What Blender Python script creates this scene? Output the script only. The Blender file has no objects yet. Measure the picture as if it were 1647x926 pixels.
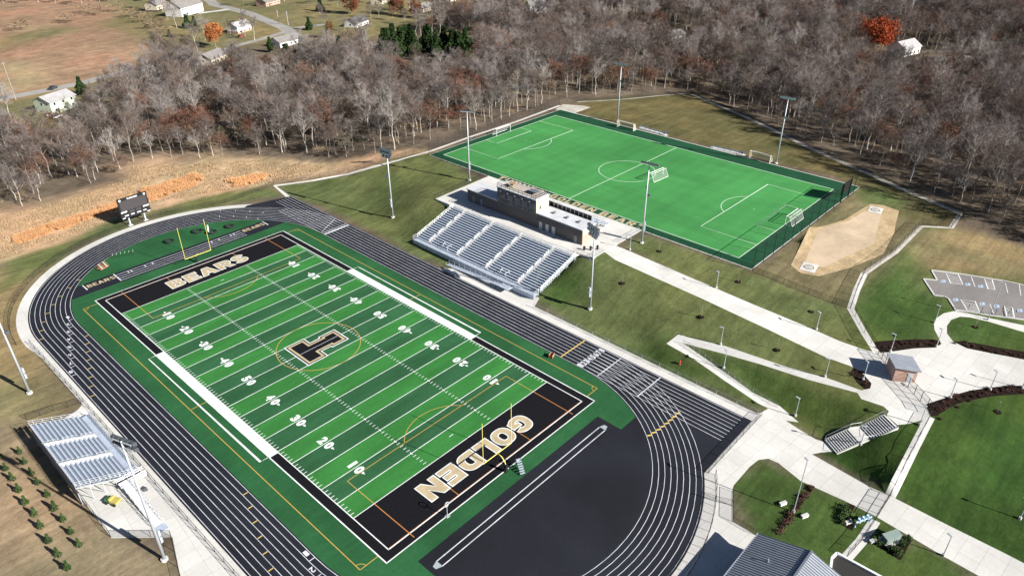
import bpy, bmesh, math, random
import numpy as np
from mathutils import Vector, Matrix
from mathutils.geometry import delaunay_2d_cdt

sc = bpy.context.scene
col = sc.collection
R = math.radians
random.seed(7)
rng = np.random.default_rng(7)

# ------------------------------------------------------------------ camera
CAM = np.array([-66.937, -121.149, 92.568])
YAW, PITCH, ROLL, FPX, PW, PH = 0.820308, 0.534703, -0.0043225, 1161.88, 1647.0, 926.0
cd = bpy.data.cameras.new('camera')
cam = bpy.data.objects.new('camera', cd)
col.objects.link(cam)
cd.sensor_width = 36.0
cd.lens = 36.0 * FPX / PW
cd.clip_end = 5000
cd.clip_start = 1.0
_f = np.array([math.sin(YAW) * math.cos(PITCH), math.cos(YAW) * math.cos(PITCH), -math.sin(PITCH)])
_r0 = np.array([math.cos(YAW), -math.sin(YAW), 0.0])
_u0 = np.cross(_r0, _f)
_r = math.cos(ROLL) * _r0 + math.sin(ROLL) * _u0
_u = -math.sin(ROLL) * _r0 + math.cos(ROLL) * _u0
cam.matrix_world = Matrix(((_r[0], _u[0], -_f[0], CAM[0]), (_r[1], _u[1], -_f[1], CAM[1]),
                           (_r[2], _u[2], -_f[2], CAM[2]), (0, 0, 0, 1)))
sc.camera = cam

# ------------------------------------------------------------------ sky, sun, exposure
SUN_AZ = R(180 - 13)          # compass angle of the sun from +Y towards +X
SUN_EL = R(28.5)
w = bpy.data.worlds.new('World')
sc.world = w
w.use_nodes = True
nt = w.node_tree
sky = nt.nodes.new('ShaderNodeTexSky')
sky.sky_type = 'NISHITA'
sky.sun_disc = False
sky.air_density = 0.55
sky.dust_density = 0.4
sky.altitude = 300
sky.sun_elevation = SUN_EL
sky.sun_rotation = SUN_AZ
nt.links.new(sky.outputs[0], nt.nodes['Background'].inputs[0])
nt.nodes['Background'].inputs[1].default_value = 0.05
sl = bpy.data.lights.new('sun', 'SUN')
sl.energy = 5.0
sl.angle = R(0.53)
sl.color = (1.0, 0.965, 0.91)
so = bpy.data.objects.new('sun', sl)
col.objects.link(so)
sd = Vector((math.sin(SUN_AZ) * math.cos(SUN_EL), math.cos(SUN_AZ) * math.cos(SUN_EL), math.sin(SUN_EL)))
so.rotation_euler = sd.to_track_quat('Z', 'Y').to_euler()
so.location = (60, -160, 120)
vs = sc.view_settings
vs.view_transform = 'Standard'
vs.look = 'None'
vs.exposure = 1.05
vs.gamma = 1.0
vs.use_curve_mapping = False
sc.cycles.use_denoising = True
sc.cycles.max_bounces = 5
sc.cycles.transparent_max_bounces = 12
sc.cycles.caustics_reflective = False
sc.cycles.caustics_refractive = False

# ------------------------------------------------------------------ materials
def mat(name, c, rough=0.8, var=0.0, scale=1.0, metal=0.0, spec=0.3, bump=0.0, bscale=None, c2=None, detail=6.0, alpha=None, coords='Object'):
    m = bpy.data.materials.new(name)
    m.use_nodes = True
    t = m.node_tree
    b = t.nodes['Principled BSDF']
    b.inputs['Base Color'].default_value = (*c, 1)
    b.inputs['Roughness'].default_value = rough
    b.inputs['Metallic'].default_value = metal
    b.inputs['Specular IOR Level'].default_value = spec
    tc = None
    if var or bump or c2:
        tc = t.nodes.new('ShaderNodeTexCoord')
    if var or c2:
        n = t.nodes.new('ShaderNodeTexNoise')
        n.inputs['Scale'].default_value = scale
        n.inputs['Detail'].default_value = detail
        n.inputs['Roughness'].default_value = 0.65
        t.links.new(tc.outputs[coords], n.inputs['Vector'])
        r = t.nodes.new('ShaderNodeValToRGB')
        a = c if c2 else tuple(x * (1 - var) for x in c)
        d = c2 if c2 else tuple(min(1, x * (1 + var)) for x in c)
        r.color_ramp.elements[0].position = 0.3
        r.color_ramp.elements[1].position = 0.7
        r.color_ramp.elements[0].color = (*a, 1)
        r.color_ramp.elements[1].color = (*d, 1)
        t.links.new(n.outputs['Fac'], r.inputs[0])
        t.links.new(r.outputs[0], b.inputs['Base Color'])
    if bump:
        n2 = t.nodes.new('ShaderNodeTexNoise')
        n2.inputs['Scale'].default_value = bscale or scale * 4
        n2.inputs['Detail'].default_value = 4
        t.links.new(tc.outputs[coords], n2.inputs['Vector'])
        bp_ = t.nodes.new('ShaderNodeBump')
        bp_.inputs['Strength'].default_value = bump
        bp_.inputs['Distance'].default_value = 0.1
        t.links.new(n2.outputs['Fac'], bp_.inputs['Height'])
        t.links.new(bp_.outputs[0], b.inputs['Normal'])
    if alpha is not None:
        b.inputs['Alpha'].default_value = alpha
    return m

def noise_mix(m, scale, amount, stretch=(1, 1, 1), lo=0.35, hi=0.65, detail=5, rot=0.0):
    """multiply a second, larger wear noise into the base colour of a material"""
    t = m.node_tree
    b = t.nodes['Principled BSDF']
    tc = t.nodes.new('ShaderNodeTexCoord')
    mp = t.nodes.new('ShaderNodeMapping')
    mp.inputs['Scale'].default_value = stretch
    mp.inputs['Rotation'].default_value = (0, 0, rot)
    n = t.nodes.new('ShaderNodeTexNoise')
    n.inputs['Scale'].default_value = scale
    n.inputs['Detail'].default_value = detail
    mr = t.nodes.new('ShaderNodeMapRange')
    mr.inputs[1].default_value = lo
    mr.inputs[2].default_value = hi
    mr.inputs[3].default_value = 1 - amount
    mr.inputs[4].default_value = 1 + amount
    mx = t.nodes.new('ShaderNodeMix')
    mx.data_type = 'RGBA'
    mx.blend_type = 'MULTIPLY'
    mx.inputs[0].default_value = 1.0
    t.links.new(tc.outputs['Object'], mp.inputs[0])
    t.links.new(mp.outputs[0], n.inputs['Vector'])
    t.links.new(n.outputs['Fac'], mr.inputs[0])
    s = b.inputs['Base Color']
    if s.links:
        t.links.new(s.links[0].from_socket, mx.inputs[6])
    else:
        mx.inputs[6].default_value = s.default_value
    t.links.new(mr.outputs[0], mx.inputs[7])
    t.links.new(mx.outputs[2], s)
    return m

M = {}
M['concrete'] = noise_mix(mat('concrete', (0.56, 0.545, 0.51), 0.9, 0.06, 1.5, bump=0.1), 0.12, 0.07)
M['old_concrete'] = noise_mix(mat('old_concrete', (0.43, 0.40, 0.35), 0.9, 0.2, 1.2, bump=0.1), 0.2, 0.15)
M['track'] = noise_mix(mat('track', (0.0135, 0.0148, 0.0215), 0.75, 0.12, 3.0, spec=0.25), 0.08, 0.22)
M['dark_d'] = noise_mix(mat('dark_d', (0.0125, 0.0135, 0.0185), 0.75, 0.12, 2.0, spec=0.25), 0.07, 0.26)
M['turf_black'] = mat('turf_black', (0.0085, 0.0083, 0.0105), 0.9, 0.25, 2.0, spec=0.1)
M['turf_side'] = noise_mix(mat('turf_side', (0.022, 0.094, 0.034), 0.9, 0.12, 1.5, spec=0.1), 0.12, 0.15, (1, 0.35, 1))
M['turf_light'] = noise_mix(mat('turf_light', (0.036, 0.172, 0.038), 0.9, 0.10, 1.5, spec=0.1), 0.25, 0.10, (0.25, 1, 1))
M['turf_dark'] = noise_mix(mat('turf_dark', (0.027, 0.098, 0.040), 0.9, 0.10, 1.5, spec=0.1), 0.25, 0.12, (0.25, 1, 1))
M['soccer'] = noise_mix(mat('soccer', (0.058, 0.245, 0.068), 0.9, 0.05, 1.0, spec=0.1), 0.10, 0.07, (0.3, 1, 1))
M['soccer_border'] = noise_mix(mat('soccer_border', (0.013, 0.066, 0.031), 0.9, 0.08, 1.0, spec=0.1), 0.12, 0.12)
M['white_line'] = mat('white_line', (0.72, 0.74, 0.72), 0.9, 0.06, 2.0, spec=0.1)
M['track_line'] = mat('track_line', (0.58, 0.59, 0.62), 0.8, 0.1, 2.0, spec=0.1)
M['soccer_line'] = mat('soccer_line', (0.60, 0.72, 0.57), 0.9, 0.06, 2.0, spec=0.1)
M['gold_line'] = mat('gold_line', (0.46, 0.31, 0.08), 0.9, 0.1, 2.0, spec=0.1)
M['orange_line'] = mat('orange_line', (0.46, 0.19, 0.06), 0.9, 0.1, 2.0, spec=0.1)
M['tan_letter'] = mat('tan_letter', (0.44, 0.36, 0.225), 0.9, 0.08, 1.5, spec=0.1)
M['yellow_mark'] = mat('yellow_mark', (0.62, 0.44, 0.12), 0.85, 0.1, 2.0, spec=0.1)
M['alu'] = noise_mix(mat('alu', (0.47, 0.53, 0.62), 0.42, 0.06, 2.0, metal=0.2, spec=0.5), 0.9, 0.08)
M['alu_bright'] = mat('alu_bright', (0.78, 0.78, 0.77), 0.45, 0.05, 2.0, metal=0.2, spec=0.5)
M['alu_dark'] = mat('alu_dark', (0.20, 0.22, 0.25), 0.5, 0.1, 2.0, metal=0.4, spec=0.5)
M['alu_riser'] = mat('alu_riser', (0.43, 0.49, 0.57), 0.45, 0.08, 2.0, metal=0.15)
M['sign_grey'] = mat('sign_grey', (0.17, 0.165, 0.165), 0.7, 0.05, 2.0)
M['alu_foot'] = mat('alu_foot', (0.20, 0.24, 0.30), 0.5, 0.1, 2.0, metal=0.15)
M['deck_board'] = mat('deck_board', (0.40, 0.35, 0.30), 0.8, 0.12, 2.0)
M['galv'] = mat('galv', (0.46, 0.50, 0.53), 0.45, 0.06, 1.0, metal=0.3, spec=0.5)
M['black_metal'] = mat('black_metal', (0.012, 0.012, 0.014), 0.5, 0.1, 3.0, spec=0.4)
M['rail'] = mat('rail', (0.68, 0.69, 0.70), 0.4, 0.05, 2.0, metal=0.3)
M['glass'] = mat('glass', (0.015, 0.02, 0.028), 0.08, spec=0.8)
M['lens'] = mat('lens', (0.62, 0.68, 0.72), 0.15, spec=0.8)
M['dark_panel'] = noise_mix(mat('dark_panel', (0.095, 0.09, 0.092), 0.7, 0.05, 2.0), 0.4, 0.08)
M['cream_panel'] = noise_mix(mat('cream_panel', (0.60, 0.50, 0.34), 0.8, 0.05, 2.0), 0.4, 0.06)
M['roof_membrane'] = noise_mix(mat('roof_membrane', (0.52, 0.53, 0.55), 0.7, 0.05, 1.0), 0.35, 0.09)
M['seam_roof'] = noise_mix(mat('seam_roof', (0.33, 0.36, 0.41), 0.45, 0.06, 1.0, metal=0.25, spec=0.5), 0.4, 0.08)
M['seam_light'] = noise_mix(mat('seam_light', (0.34, 0.365, 0.41), 0.45, 0.06, 1.0, metal=0.25, spec=0.5), 0.4, 0.08)
M['mulch'] = mat('mulch', (0.020, 0.013, 0.010), 0.95, 0.5, 3.0, spec=0.05, bump=0.8, bscale=6)
M['asphalt'] = noise_mix(mat('asphalt', (0.22, 0.205, 0.195), 0.9, 0.12, 2.0, spec=0.2), 0.15, 0.15, (0.3, 1, 1), rot=0.5)
M['sand'] = noise_mix(mat('sand', (0.50, 0.39, 0.27), 0.95, 0.1, 0.8, spec=0.05), 0.12, 0.12)
M['sand_edge'] = noise_mix(mat('sand_edge', (0.42, 0.315, 0.185), 0.95, 0.25, 1.5, spec=0.05), 0.3, 0.15)
M['road'] = noise_mix(mat('road', (0.30, 0.285, 0.26), 0.9, 0.1, 0.8, spec=0.2), 0.1, 0.1)
M['yellow'] = mat('yellow', (0.42, 0.35, 0.10), 0.45, 0.06, 2.0)
M['yellow_post'] = mat('yellow_post', (0.72, 0.62, 0.16), 0.45, 0.05, 2.0)
M['white'] = mat('white', (0.74, 0.74, 0.72), 0.6, 0.05, 2.0)
M['net'] = mat('net', (0.65, 0.65, 0.62), 0.9, alpha=0.12)
M['net_tan'] = mat('net_tan', (0.55, 0.50, 0.38), 0.9, alpha=0.5)
M['black_net'] = mat('black_net', (0.015, 0.016, 0.016), 0.9, alpha=0.07)
M['chain'] = mat('chain', (0.02, 0.02, 0.02), 0.8, alpha=0.20)
M['chain_light'] = mat('chain_light', (0.30, 0.30, 0.30), 0.7, alpha=0.16)
M['red'] = mat('red', (0.35, 0.04, 0.03), 0.5)
M['blue'] = mat('blue', (0.03, 0.12, 0.40), 0.5)
M['teal'] = mat('teal', (0.20, 0.25, 0.23), 0.5, 0.1, 2.0)
M['pipe_blue'] = mat('pipe_blue', (0.42, 0.58, 0.70), 0.5, 0.1, 2.0)
M['wood'] = mat('wood', (0.32, 0.19, 0.11), 0.8, 0.2, 3.0)
M['rubber'] = mat('rubber', (0.013, 0.014, 0.015), 0.7)
M['bluesign'] = mat('bluesign', (0.40, 0.52, 0.66), 0.8)
M['screen'] = mat('screen', (0.050, 0.044, 0.046), 0.5)
M['far_dark'] = mat('far_dark', (0.03, 0.028, 0.027), 0.9)

def brick_mat(name, c1, c2, mortar, scale):
    m = bpy.data.materials.new(name)
    m.use_nodes = True
    t = m.node_tree
    b = t.nodes['Principled BSDF']
    b.inputs['Roughness'].default_value = 0.9
    tc = t.nodes.new('ShaderNodeTexCoord')
    mp = t.nodes.new('ShaderNodeMapping')
    mp.inputs['Rotation'].default_value = (R(90), 0, R(90))
    br = t.nodes.new('ShaderNodeTexBrick')
    br.inputs['Color1'].default_value = (*c1, 1)
    br.inputs['Color2'].default_value = (*c2, 1)
    br.inputs['Mortar'].default_value = (*mortar, 1)
    br.inputs['Scale'].default_value = scale
    t.links.new(tc.outputs['Object'], mp.inputs[0])
    t.links.new(mp.outputs[0], br.inputs[0])
    t.links.new(br.outputs[0], b.inputs['Base Color'])
    return m
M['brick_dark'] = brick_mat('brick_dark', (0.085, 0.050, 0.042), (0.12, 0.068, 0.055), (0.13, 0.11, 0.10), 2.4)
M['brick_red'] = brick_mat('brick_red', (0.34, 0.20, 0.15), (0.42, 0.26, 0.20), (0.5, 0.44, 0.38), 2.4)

def joints(m_, size, amount, rot=0.0):
    """saw-cut joints of poured slabs and a little tone from slab to slab"""
    t = m_.node_tree; b = t.nodes['Principled BSDF']
    tc = t.nodes.new('ShaderNodeTexCoord'); mp = t.nodes.new('ShaderNodeMapping'); mp.inputs['Rotation'].default_value = (0, 0, rot)
    br = t.nodes.new('ShaderNodeTexBrick'); br.offset = 0.0
    br.inputs['Scale'].default_value = 1.0; br.inputs['Brick Width'].default_value = size; br.inputs['Row Height'].default_value = size
    br.inputs['Mortar Size'].default_value = 0.035; br.inputs['Mortar Smooth'].default_value = 0.3
    br.inputs['Color1'].default_value = (1 + amount * .25,) * 3 + (1,); br.inputs['Color2'].default_value = (1 - amount * .25,) * 3 + (1,); br.inputs['Mortar'].default_value = (1 - amount * 1.6,) * 3 + (1,)
    mx = t.nodes.new('ShaderNodeMix'); mx.data_type = 'RGBA'; mx.blend_type = 'MULTIPLY'; mx.inputs[0].default_value = 1
    t.links.new(tc.outputs['Object'], mp.inputs[0]); t.links.new(mp.outputs[0], br.inputs[0])
    t.links.new(b.inputs['Base Color'].links[0].from_socket, mx.inputs[6]); t.links.new(br.outputs[0], mx.inputs[7]); t.links.new(mx.outputs[2], b.inputs['Base Color'])
joints(M['concrete'], 3.0, .19, .08)
noise_mix(M['concrete'], .035, .07)
def bands(m_, width, amount, axis='Y'):
    """nap bands of rolled or mown turf"""
    t = m_.node_tree; b = t.nodes['Principled BSDF']
    tc = t.nodes.new('ShaderNodeTexCoord'); wv = t.nodes.new('ShaderNodeTexWave'); wv.bands_direction = axis; wv.wave_profile = 'SIN'
    wv.inputs['Scale'].default_value = 0.314 / width; wv.inputs['Distortion'].default_value = 0.4; wv.inputs['Detail Scale'].default_value = 0.5
    mr = t.nodes.new('ShaderNodeMapRange'); mr.inputs[1].default_value = .35; mr.inputs[2].default_value = .65; mr.inputs[3].default_value = 1 - amount; mr.inputs[4].default_value = 1 + amount
    mx = t.nodes.new('ShaderNodeMix'); mx.data_type = 'RGBA'; mx.blend_type = 'MULTIPLY'; mx.inputs[0].default_value = 1
    t.links.new(tc.outputs['Object'], wv.inputs[0]); t.links.new(wv.outputs['Fac'], mr.inputs[0])
    t.links.new(b.inputs['Base Color'].links[0].from_socket, mx.inputs[6]); t.links.new(mr.outputs[0], mx.inputs[7]); t.links.new(mx.outputs[2], b.inputs['Base Color'])
bands(M['soccer'], 4.57, .022)
noise_mix(M['soccer'], .05, .16, (1, .4, 1)); noise_mix(M['soccer'], .6, .05, (1, .12, 1))
for k_ in ('turf_light', 'turf_dark', 'turf_side'):
    noise_mix(M[k_], .07, .11); noise_mix(M[k_], .7, .06, (.12, 1, 1))
noise_mix(M['white_line'], .5, .12); noise_mix(M['track_line'], .4, .2); noise_mix(M['tan_letter'], .5, .1)

# ------------------------------------------------------------------ object helpers
class MB:
    """collects boxes, tubes, prisms; build() links them as ONE mesh object"""
    def __init__(s):
        s.v = []; s.f = []
    def add(s, vs_, fs_):
        o = len(s.v)
        s.v += [tuple(map(float, p)) for p in vs_]
        s.f += [tuple(i + o for i in f) for f in fs_]
        return s
    def box(s, x0, x1, y0, y1, z0, z1):
        return s.add([(x0, y0, z0), (x1, y0, z0), (x1, y1, z0), (x0, y1, z0), (x0, y0, z1), (x1, y0, z1), (x1, y1, z1), (x0, y1, z1)],
                     [(3, 2, 1, 0), (4, 5, 6, 7), (0, 1, 5, 4), (1, 2, 6, 5), (2, 3, 7, 6), (3, 0, 4, 7)])
    def bar(s, a, b, wd, ht=None, up=(0, 0, 1)):
        a = Vector(a); b = Vector(b); ht = ht or wd
        d = (b - a).normalized(); upv = Vector(up)
        if abs(d.dot(upv)) > 0.98: upv = Vector((0, 1, 0))
        x = d.cross(upv).normalized() * wd / 2; y = x.cross(d).normalized() * ht / 2
        P = [a - x - y, a + x - y, a + x + y, a - x + y, b - x - y, b + x - y, b + x + y, b - x + y]
        return s.add(P, [(0, 1, 2, 3), (7, 6, 5, 4), (4, 5, 1, 0), (5, 6, 2, 1), (6, 7, 3, 2), (7, 4, 0, 3)])
    def tube(s, pts, rad, n=6, cap=True):
        pts = [Vector(p) for p in pts]
        rs = rad if isinstance(rad, (list, tuple)) else [rad] * len(pts)
        o = len(s.v); prev = None
        for i, p in enumerate(pts):
            d = (pts[min(i + 1, len(pts) - 1)] - pts[max(i - 1, 0)]).normalized()
            u = Vector((0, 0, 1)) if abs(d.z) < 0.9 else Vector((1, 0, 0))
            x = d.cross(u).normalized(); y = x.cross(d)
            for k in range(n):
                a = 2 * math.pi * k / n
                q = p + (x * math.cos(a) + y * math.sin(a)) * rs[i]
                s.v.append((q.x, q.y, q.z))
        for i in range(len(pts) - 1):
            for k in range(n):
                a = o + i * n + k; b = o + i * n + (k + 1) % n
                s.f.append((a, b, b + n, a + n))
        if cap:
            s.f.append(tuple(o + k for k in range(n))[::-1])
            s.f.append(tuple(o + (len(pts) - 1) * n + k for k in range(n)))
        return s
    def prism(s, poly, z0, z1):
        n = len(poly)
        a = sum(poly[i][0] * poly[(i + 1) % n][1] - poly[(i + 1) % n][0] * poly[i][1] for i in range(n))
        if a < 0: poly = poly[::-1]
        return s.add([(p[0], p[1], z0) for p in poly] + [(p[0], p[1], z1) for p in poly],
                     [tuple(range(n))[::-1], tuple(range(n, 2 * n))] + [(i, (i + 1) % n, (i + 1) % n + n, i + n) for i in range(n)])
    def sheet(s, poly, z):
        n = len(poly)
        a = sum(poly[i][0] * poly[(i + 1) % n][1] - poly[(i + 1) % n][0] * poly[i][1] for i in range(n))
        if a < 0: poly = poly[::-1]
        return s.add([(p[0], p[1], z) for p in poly], [tuple(range(n))])
    def rect(s, x0, x1, y0, y1, z):
        return s.sheet([(x0, y0), (x1, y0), (x1, y1), (x0, y1)], z)
    def band(s, pts, wd, z, closed=False):
        """a flat painted line along a polyline"""
        P = [np.array(p[:2], float) for p in pts]
        n = len(P); L = []; Rr = []
        for i in range(n):
            if closed: a, b = P[i - 1], P[(i + 1) % n]
            else: a, b = P[max(i - 1, 0)], P[min(i + 1, n - 1)]
            d = b - a; d = d / (np.linalg.norm(d) + 1e-9)
            if (closed or 0 < i < n - 1):
                e = P[(i + 1) % n] - P[i]; e = e / (np.linalg.norm(e) + 1e-9)
                k = 1.0 / max(0.5, abs(d @ e))
            else: k = 1.0
            nn = np.array([-d[1], d[0]]) * wd / 2 * k
            L.append(P[i] + nn); Rr.append(P[i] - nn)
        o = len(s.v)
        s.v += [(float(q[0]), float(q[1]), z) for q in L] + [(float(q[0]), float(q[1]), z) for q in Rr]
        m_ = n if closed else n - 1
        for i in range(m_):
            j = (i + 1) % n
            s.f.append((o + n + i, o + n + j, o + j, o + i))
        return s
    def mesh(s, name, m):
        me = bpy.data.meshes.new(name)
        me.from_pydata(s.v, [], s.f)
        if m: me.materials.append(m)
        me.update()
        return me
    def build(s, name, m, parent=None, loc=(0, 0, 0), rz=0.0, smooth=False):
        if isinstance(m, str): m = M[m]
        me = s.mesh(name, m)
        if smooth: me.shade_smooth()
        return link(name, me, parent, loc, rz)

def link(name, data, parent=None, loc=(0, 0, 0), rz=0.0):
    o = bpy.data.objects.new(name, data)
    col.objects.link(o)
    o.parent = parent
    o.location = loc
    if rz: o.rotation_euler = (0, 0, rz)
    return o

def tag(o, label=None, cat=None, group=None, kind=None):
    if label: o['label'] = label
    if cat: o['category'] = cat
    if group: o['group'] = group
    if kind: o['kind'] = kind
    return o

def thing(name, label, cat, loc=(0, 0, 0), rz=0.0, group=None):
    return tag(link(name, None, None, loc, rz), label, cat, group)

def children(o):
    return [c for c in bpy.data.objects if c.parent == o]

def copy_tree(o, loc, rz, label=None, kids=None):
    c = o.copy(); col.objects.link(c)
    c.location = loc; c.rotation_euler = (0, 0, rz)
    if label: c['label'] = label
    for ch, subs in kids:
        d = ch.copy(); col.objects.link(d); d.parent = c
        for g in subs:
            e = g.copy(); col.objects.link(e); e.parent = d
    return c

def kids_of(o):
    return [(c, list(c.children)) for c in o.children]

# ------------------------------------------------------------------ terrain
def pd_seg(P, a, b):
    a = np.array(a, float); b = np.array(b, float)
    d = b - a
    t = np.clip(((P - a) @ d) / (d @ d + 1e-12), 0, 1)
    q = a + t[:, None] * d
    return np.hypot(*(P - q).T), t

def inside(P, poly):
    x, y = P[:, 0], P[:, 1]
    r = np.zeros(len(P), bool)
    n = len(poly)
    for i in range(n):
        x0, y0 = poly[i]; x1, y1 = poly[(i + 1) % n]
        c = ((y0 > y) != (y1 > y))
        with np.errstate(divide='ignore', invalid='ignore'):
            xi = (x1 - x0) * (y - y0) / ((y1 - y0) if y1 != y0 else 1e-12) + x0
        r ^= c & (x < xi)
    return r

def pd_poly(P, poly):
    d = np.full(len(P), 1e9)
    for i in range(len(poly)):
        d = np.minimum(d, pd_seg(P, poly[i], poly[(i + 1) % len(poly)])[0])
    return np.where(inside(P, poly), 0.0, d)

T_POLY = [
    ([(-400, -300), (39, -300), (39, -125), (41, -97), (45.6, -95.6), (46.5, -84), (45, -80), (45, 20), (46, 60), (43, 79), (20, 102), (-60, 130), (-400, 200)], 0.0),
    ([(45, -18.0), (60, -18.0), (60, 17.5), (45, 17.5)], 0.0),
    ([(66, -26), (66, 31), (85, 31), (85.2, 62), (158, 64), (158, -61), (85.2, -60), (85.2, -26)], 6.0),
    ([(79.4, -92.3), (88.3, -100), (112, -108), (112, -130), (79, -118.8), (76, -114.5), (61.6, -107.3), (55, -104), (58, -98), (66, -93)], 4.4),
    ([(119, -90), (112, -90), (100, -101), (106, -114), (150, -122), (150, -104)], 4.6),
    ([(96, -64), (120, -59), (145, -66), (144, -72), (120, -78), (93, -72)], 5.6),
    ([(225, -160), (330, -160), (330, 60), (250, 60), (225, 20)], 2.5),
    ([(60, 160), (500, 160), (900, 700), (-200, 900), (-200, 300)], 1.0),
]
T_SEG = [((69, -27, 6.0), (68.2, -60, 5.3)), ((68.2, -60, 5.3), (67, -90, 4.5)),
         ((47.4, -83, 0.1), (51.5, -58.6, 2.2)), ((51.5, -58.6, 2.2), (59.5, -97.5, 4.4)),
         ((56, -104, 4.3), (30, -110, 0.3)), ((86, -83, 5.0), (69, -96, 4.4)), ((86, -83, 5.0), (141, -81, 5.4)),
         ((170, 60, 5.6), (210, 32, 4.5)), ((210, 32, 4.5), (170, -55, 5.0)), ((170, -55, 5.0), (155, -88, 5.0)),
         ((45.3, -96.3, 0.1), (54.0, -104.0, 4.1)), ((47, -22.9, 0.6), (62.5, -22.9, 5.0)), ((47, 22.6, 0.6), (62.3, 22.6, 5.0)),
         ((84, -124, 3.6), (45, -128, 0.6)), ((110, -135, 3.4), (60, -150, 0.4))]

def H(P):
    P = np.atleast_2d(np.asarray(P, float))[:, :2]
    W_ = np.zeros(len(P)); Z = np.zeros(len(P)); ex = np.full(len(P), np.nan)
    for poly, z in T_POLY:
        d = pd_poly(P, poly)
        ex[(d == 0) & np.isnan(ex)] = z
        w_ = 1.0 / (d + 0.05) ** 2.6
        W_ += w_; Z += w_ * z
    for a, b in T_SEG:
        d, t = pd_seg(P, a[:2], b[:2])
        w_ = 0.8 / (d + 0.05) ** 2.6
        W_ += w_; Z += w_ * (a[2] + t * (b[2] - a[2]))
    return np.where(np.isnan(ex), Z / W_, ex)

def h(x, y):
    return float(H([(x, y)])[0])

def ray(px, py, z):
    d = _f + (px - PW / 2) / FPX * _r - (py - PH / 2) / FPX * _u
    return CAM + (z - CAM[2]) / d[2] * d

def at(px, py, dz=None):
    """world point on the terrain seen at that place of the photograph (dz given: at that height instead)"""
    if dz is not None:
        return ray(px, py, dz)
    z = 2.0
    for i in range(14):
        p = ray(px, py, z)
        z = 0.5 * z + 0.5 * h(p[0], p[1])
    p = ray(px, py, z)
    return np.array([p[0], p[1], h(p[0], p[1])])

def atl(pts, ox=0.0, oy=0.0, s=1.0):
    Q = np.array([(ox + a / s, oy + b / s) for a, b in pts], float)
    D = _f + ((Q[:, :1] - PW / 2) / FPX) * _r - ((Q[:, 1:] - PH / 2) / FPX) * _u
    z = np.full(len(Q), 2.0)
    for i in range(14):
        p = CAM + ((z - CAM[2]) / D[:, 2])[:, None] * D
        z = 0.5 * z + 0.5 * H(p)
    p = CAM + ((z - CAM[2]) / D[:, 2])[:, None] * D
    return [tuple(q[:2]) for q in p]
# ------------------------------------------------------------------ ground: one constrained sheet, cut into its surfaces
def vnoise(P, s, seed=0):
    r = np.random.default_rng(seed); T = r.random((64, 64))
    q = P / s; i = np.floor(q).astype(int); f_ = q - i; f_ = f_ * f_ * (3 - 2 * f_)
    a = T[i[:, 0] % 64, i[:, 1] % 64]; b = T[(i[:, 0] + 1) % 64, i[:, 1] % 64]
    c = T[i[:, 0] % 64, (i[:, 1] + 1) % 64]; d = T[(i[:, 0] + 1) % 64, (i[:, 1] + 1) % 64]
    return (a * (1 - f_[:, 0]) + b * f_[:, 0]) * (1 - f_[:, 1]) + (c * (1 - f_[:, 0]) + d * f_[:, 0]) * f_[:, 1]

def ribbon(pts, wd):
    m_ = MB().band(pts, wd, 0.0)
    n = len(pts)
    return [v[:2] for v in m_.v[:n]] + [v[:2] for v in m_.v[n:]][::-1]

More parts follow.
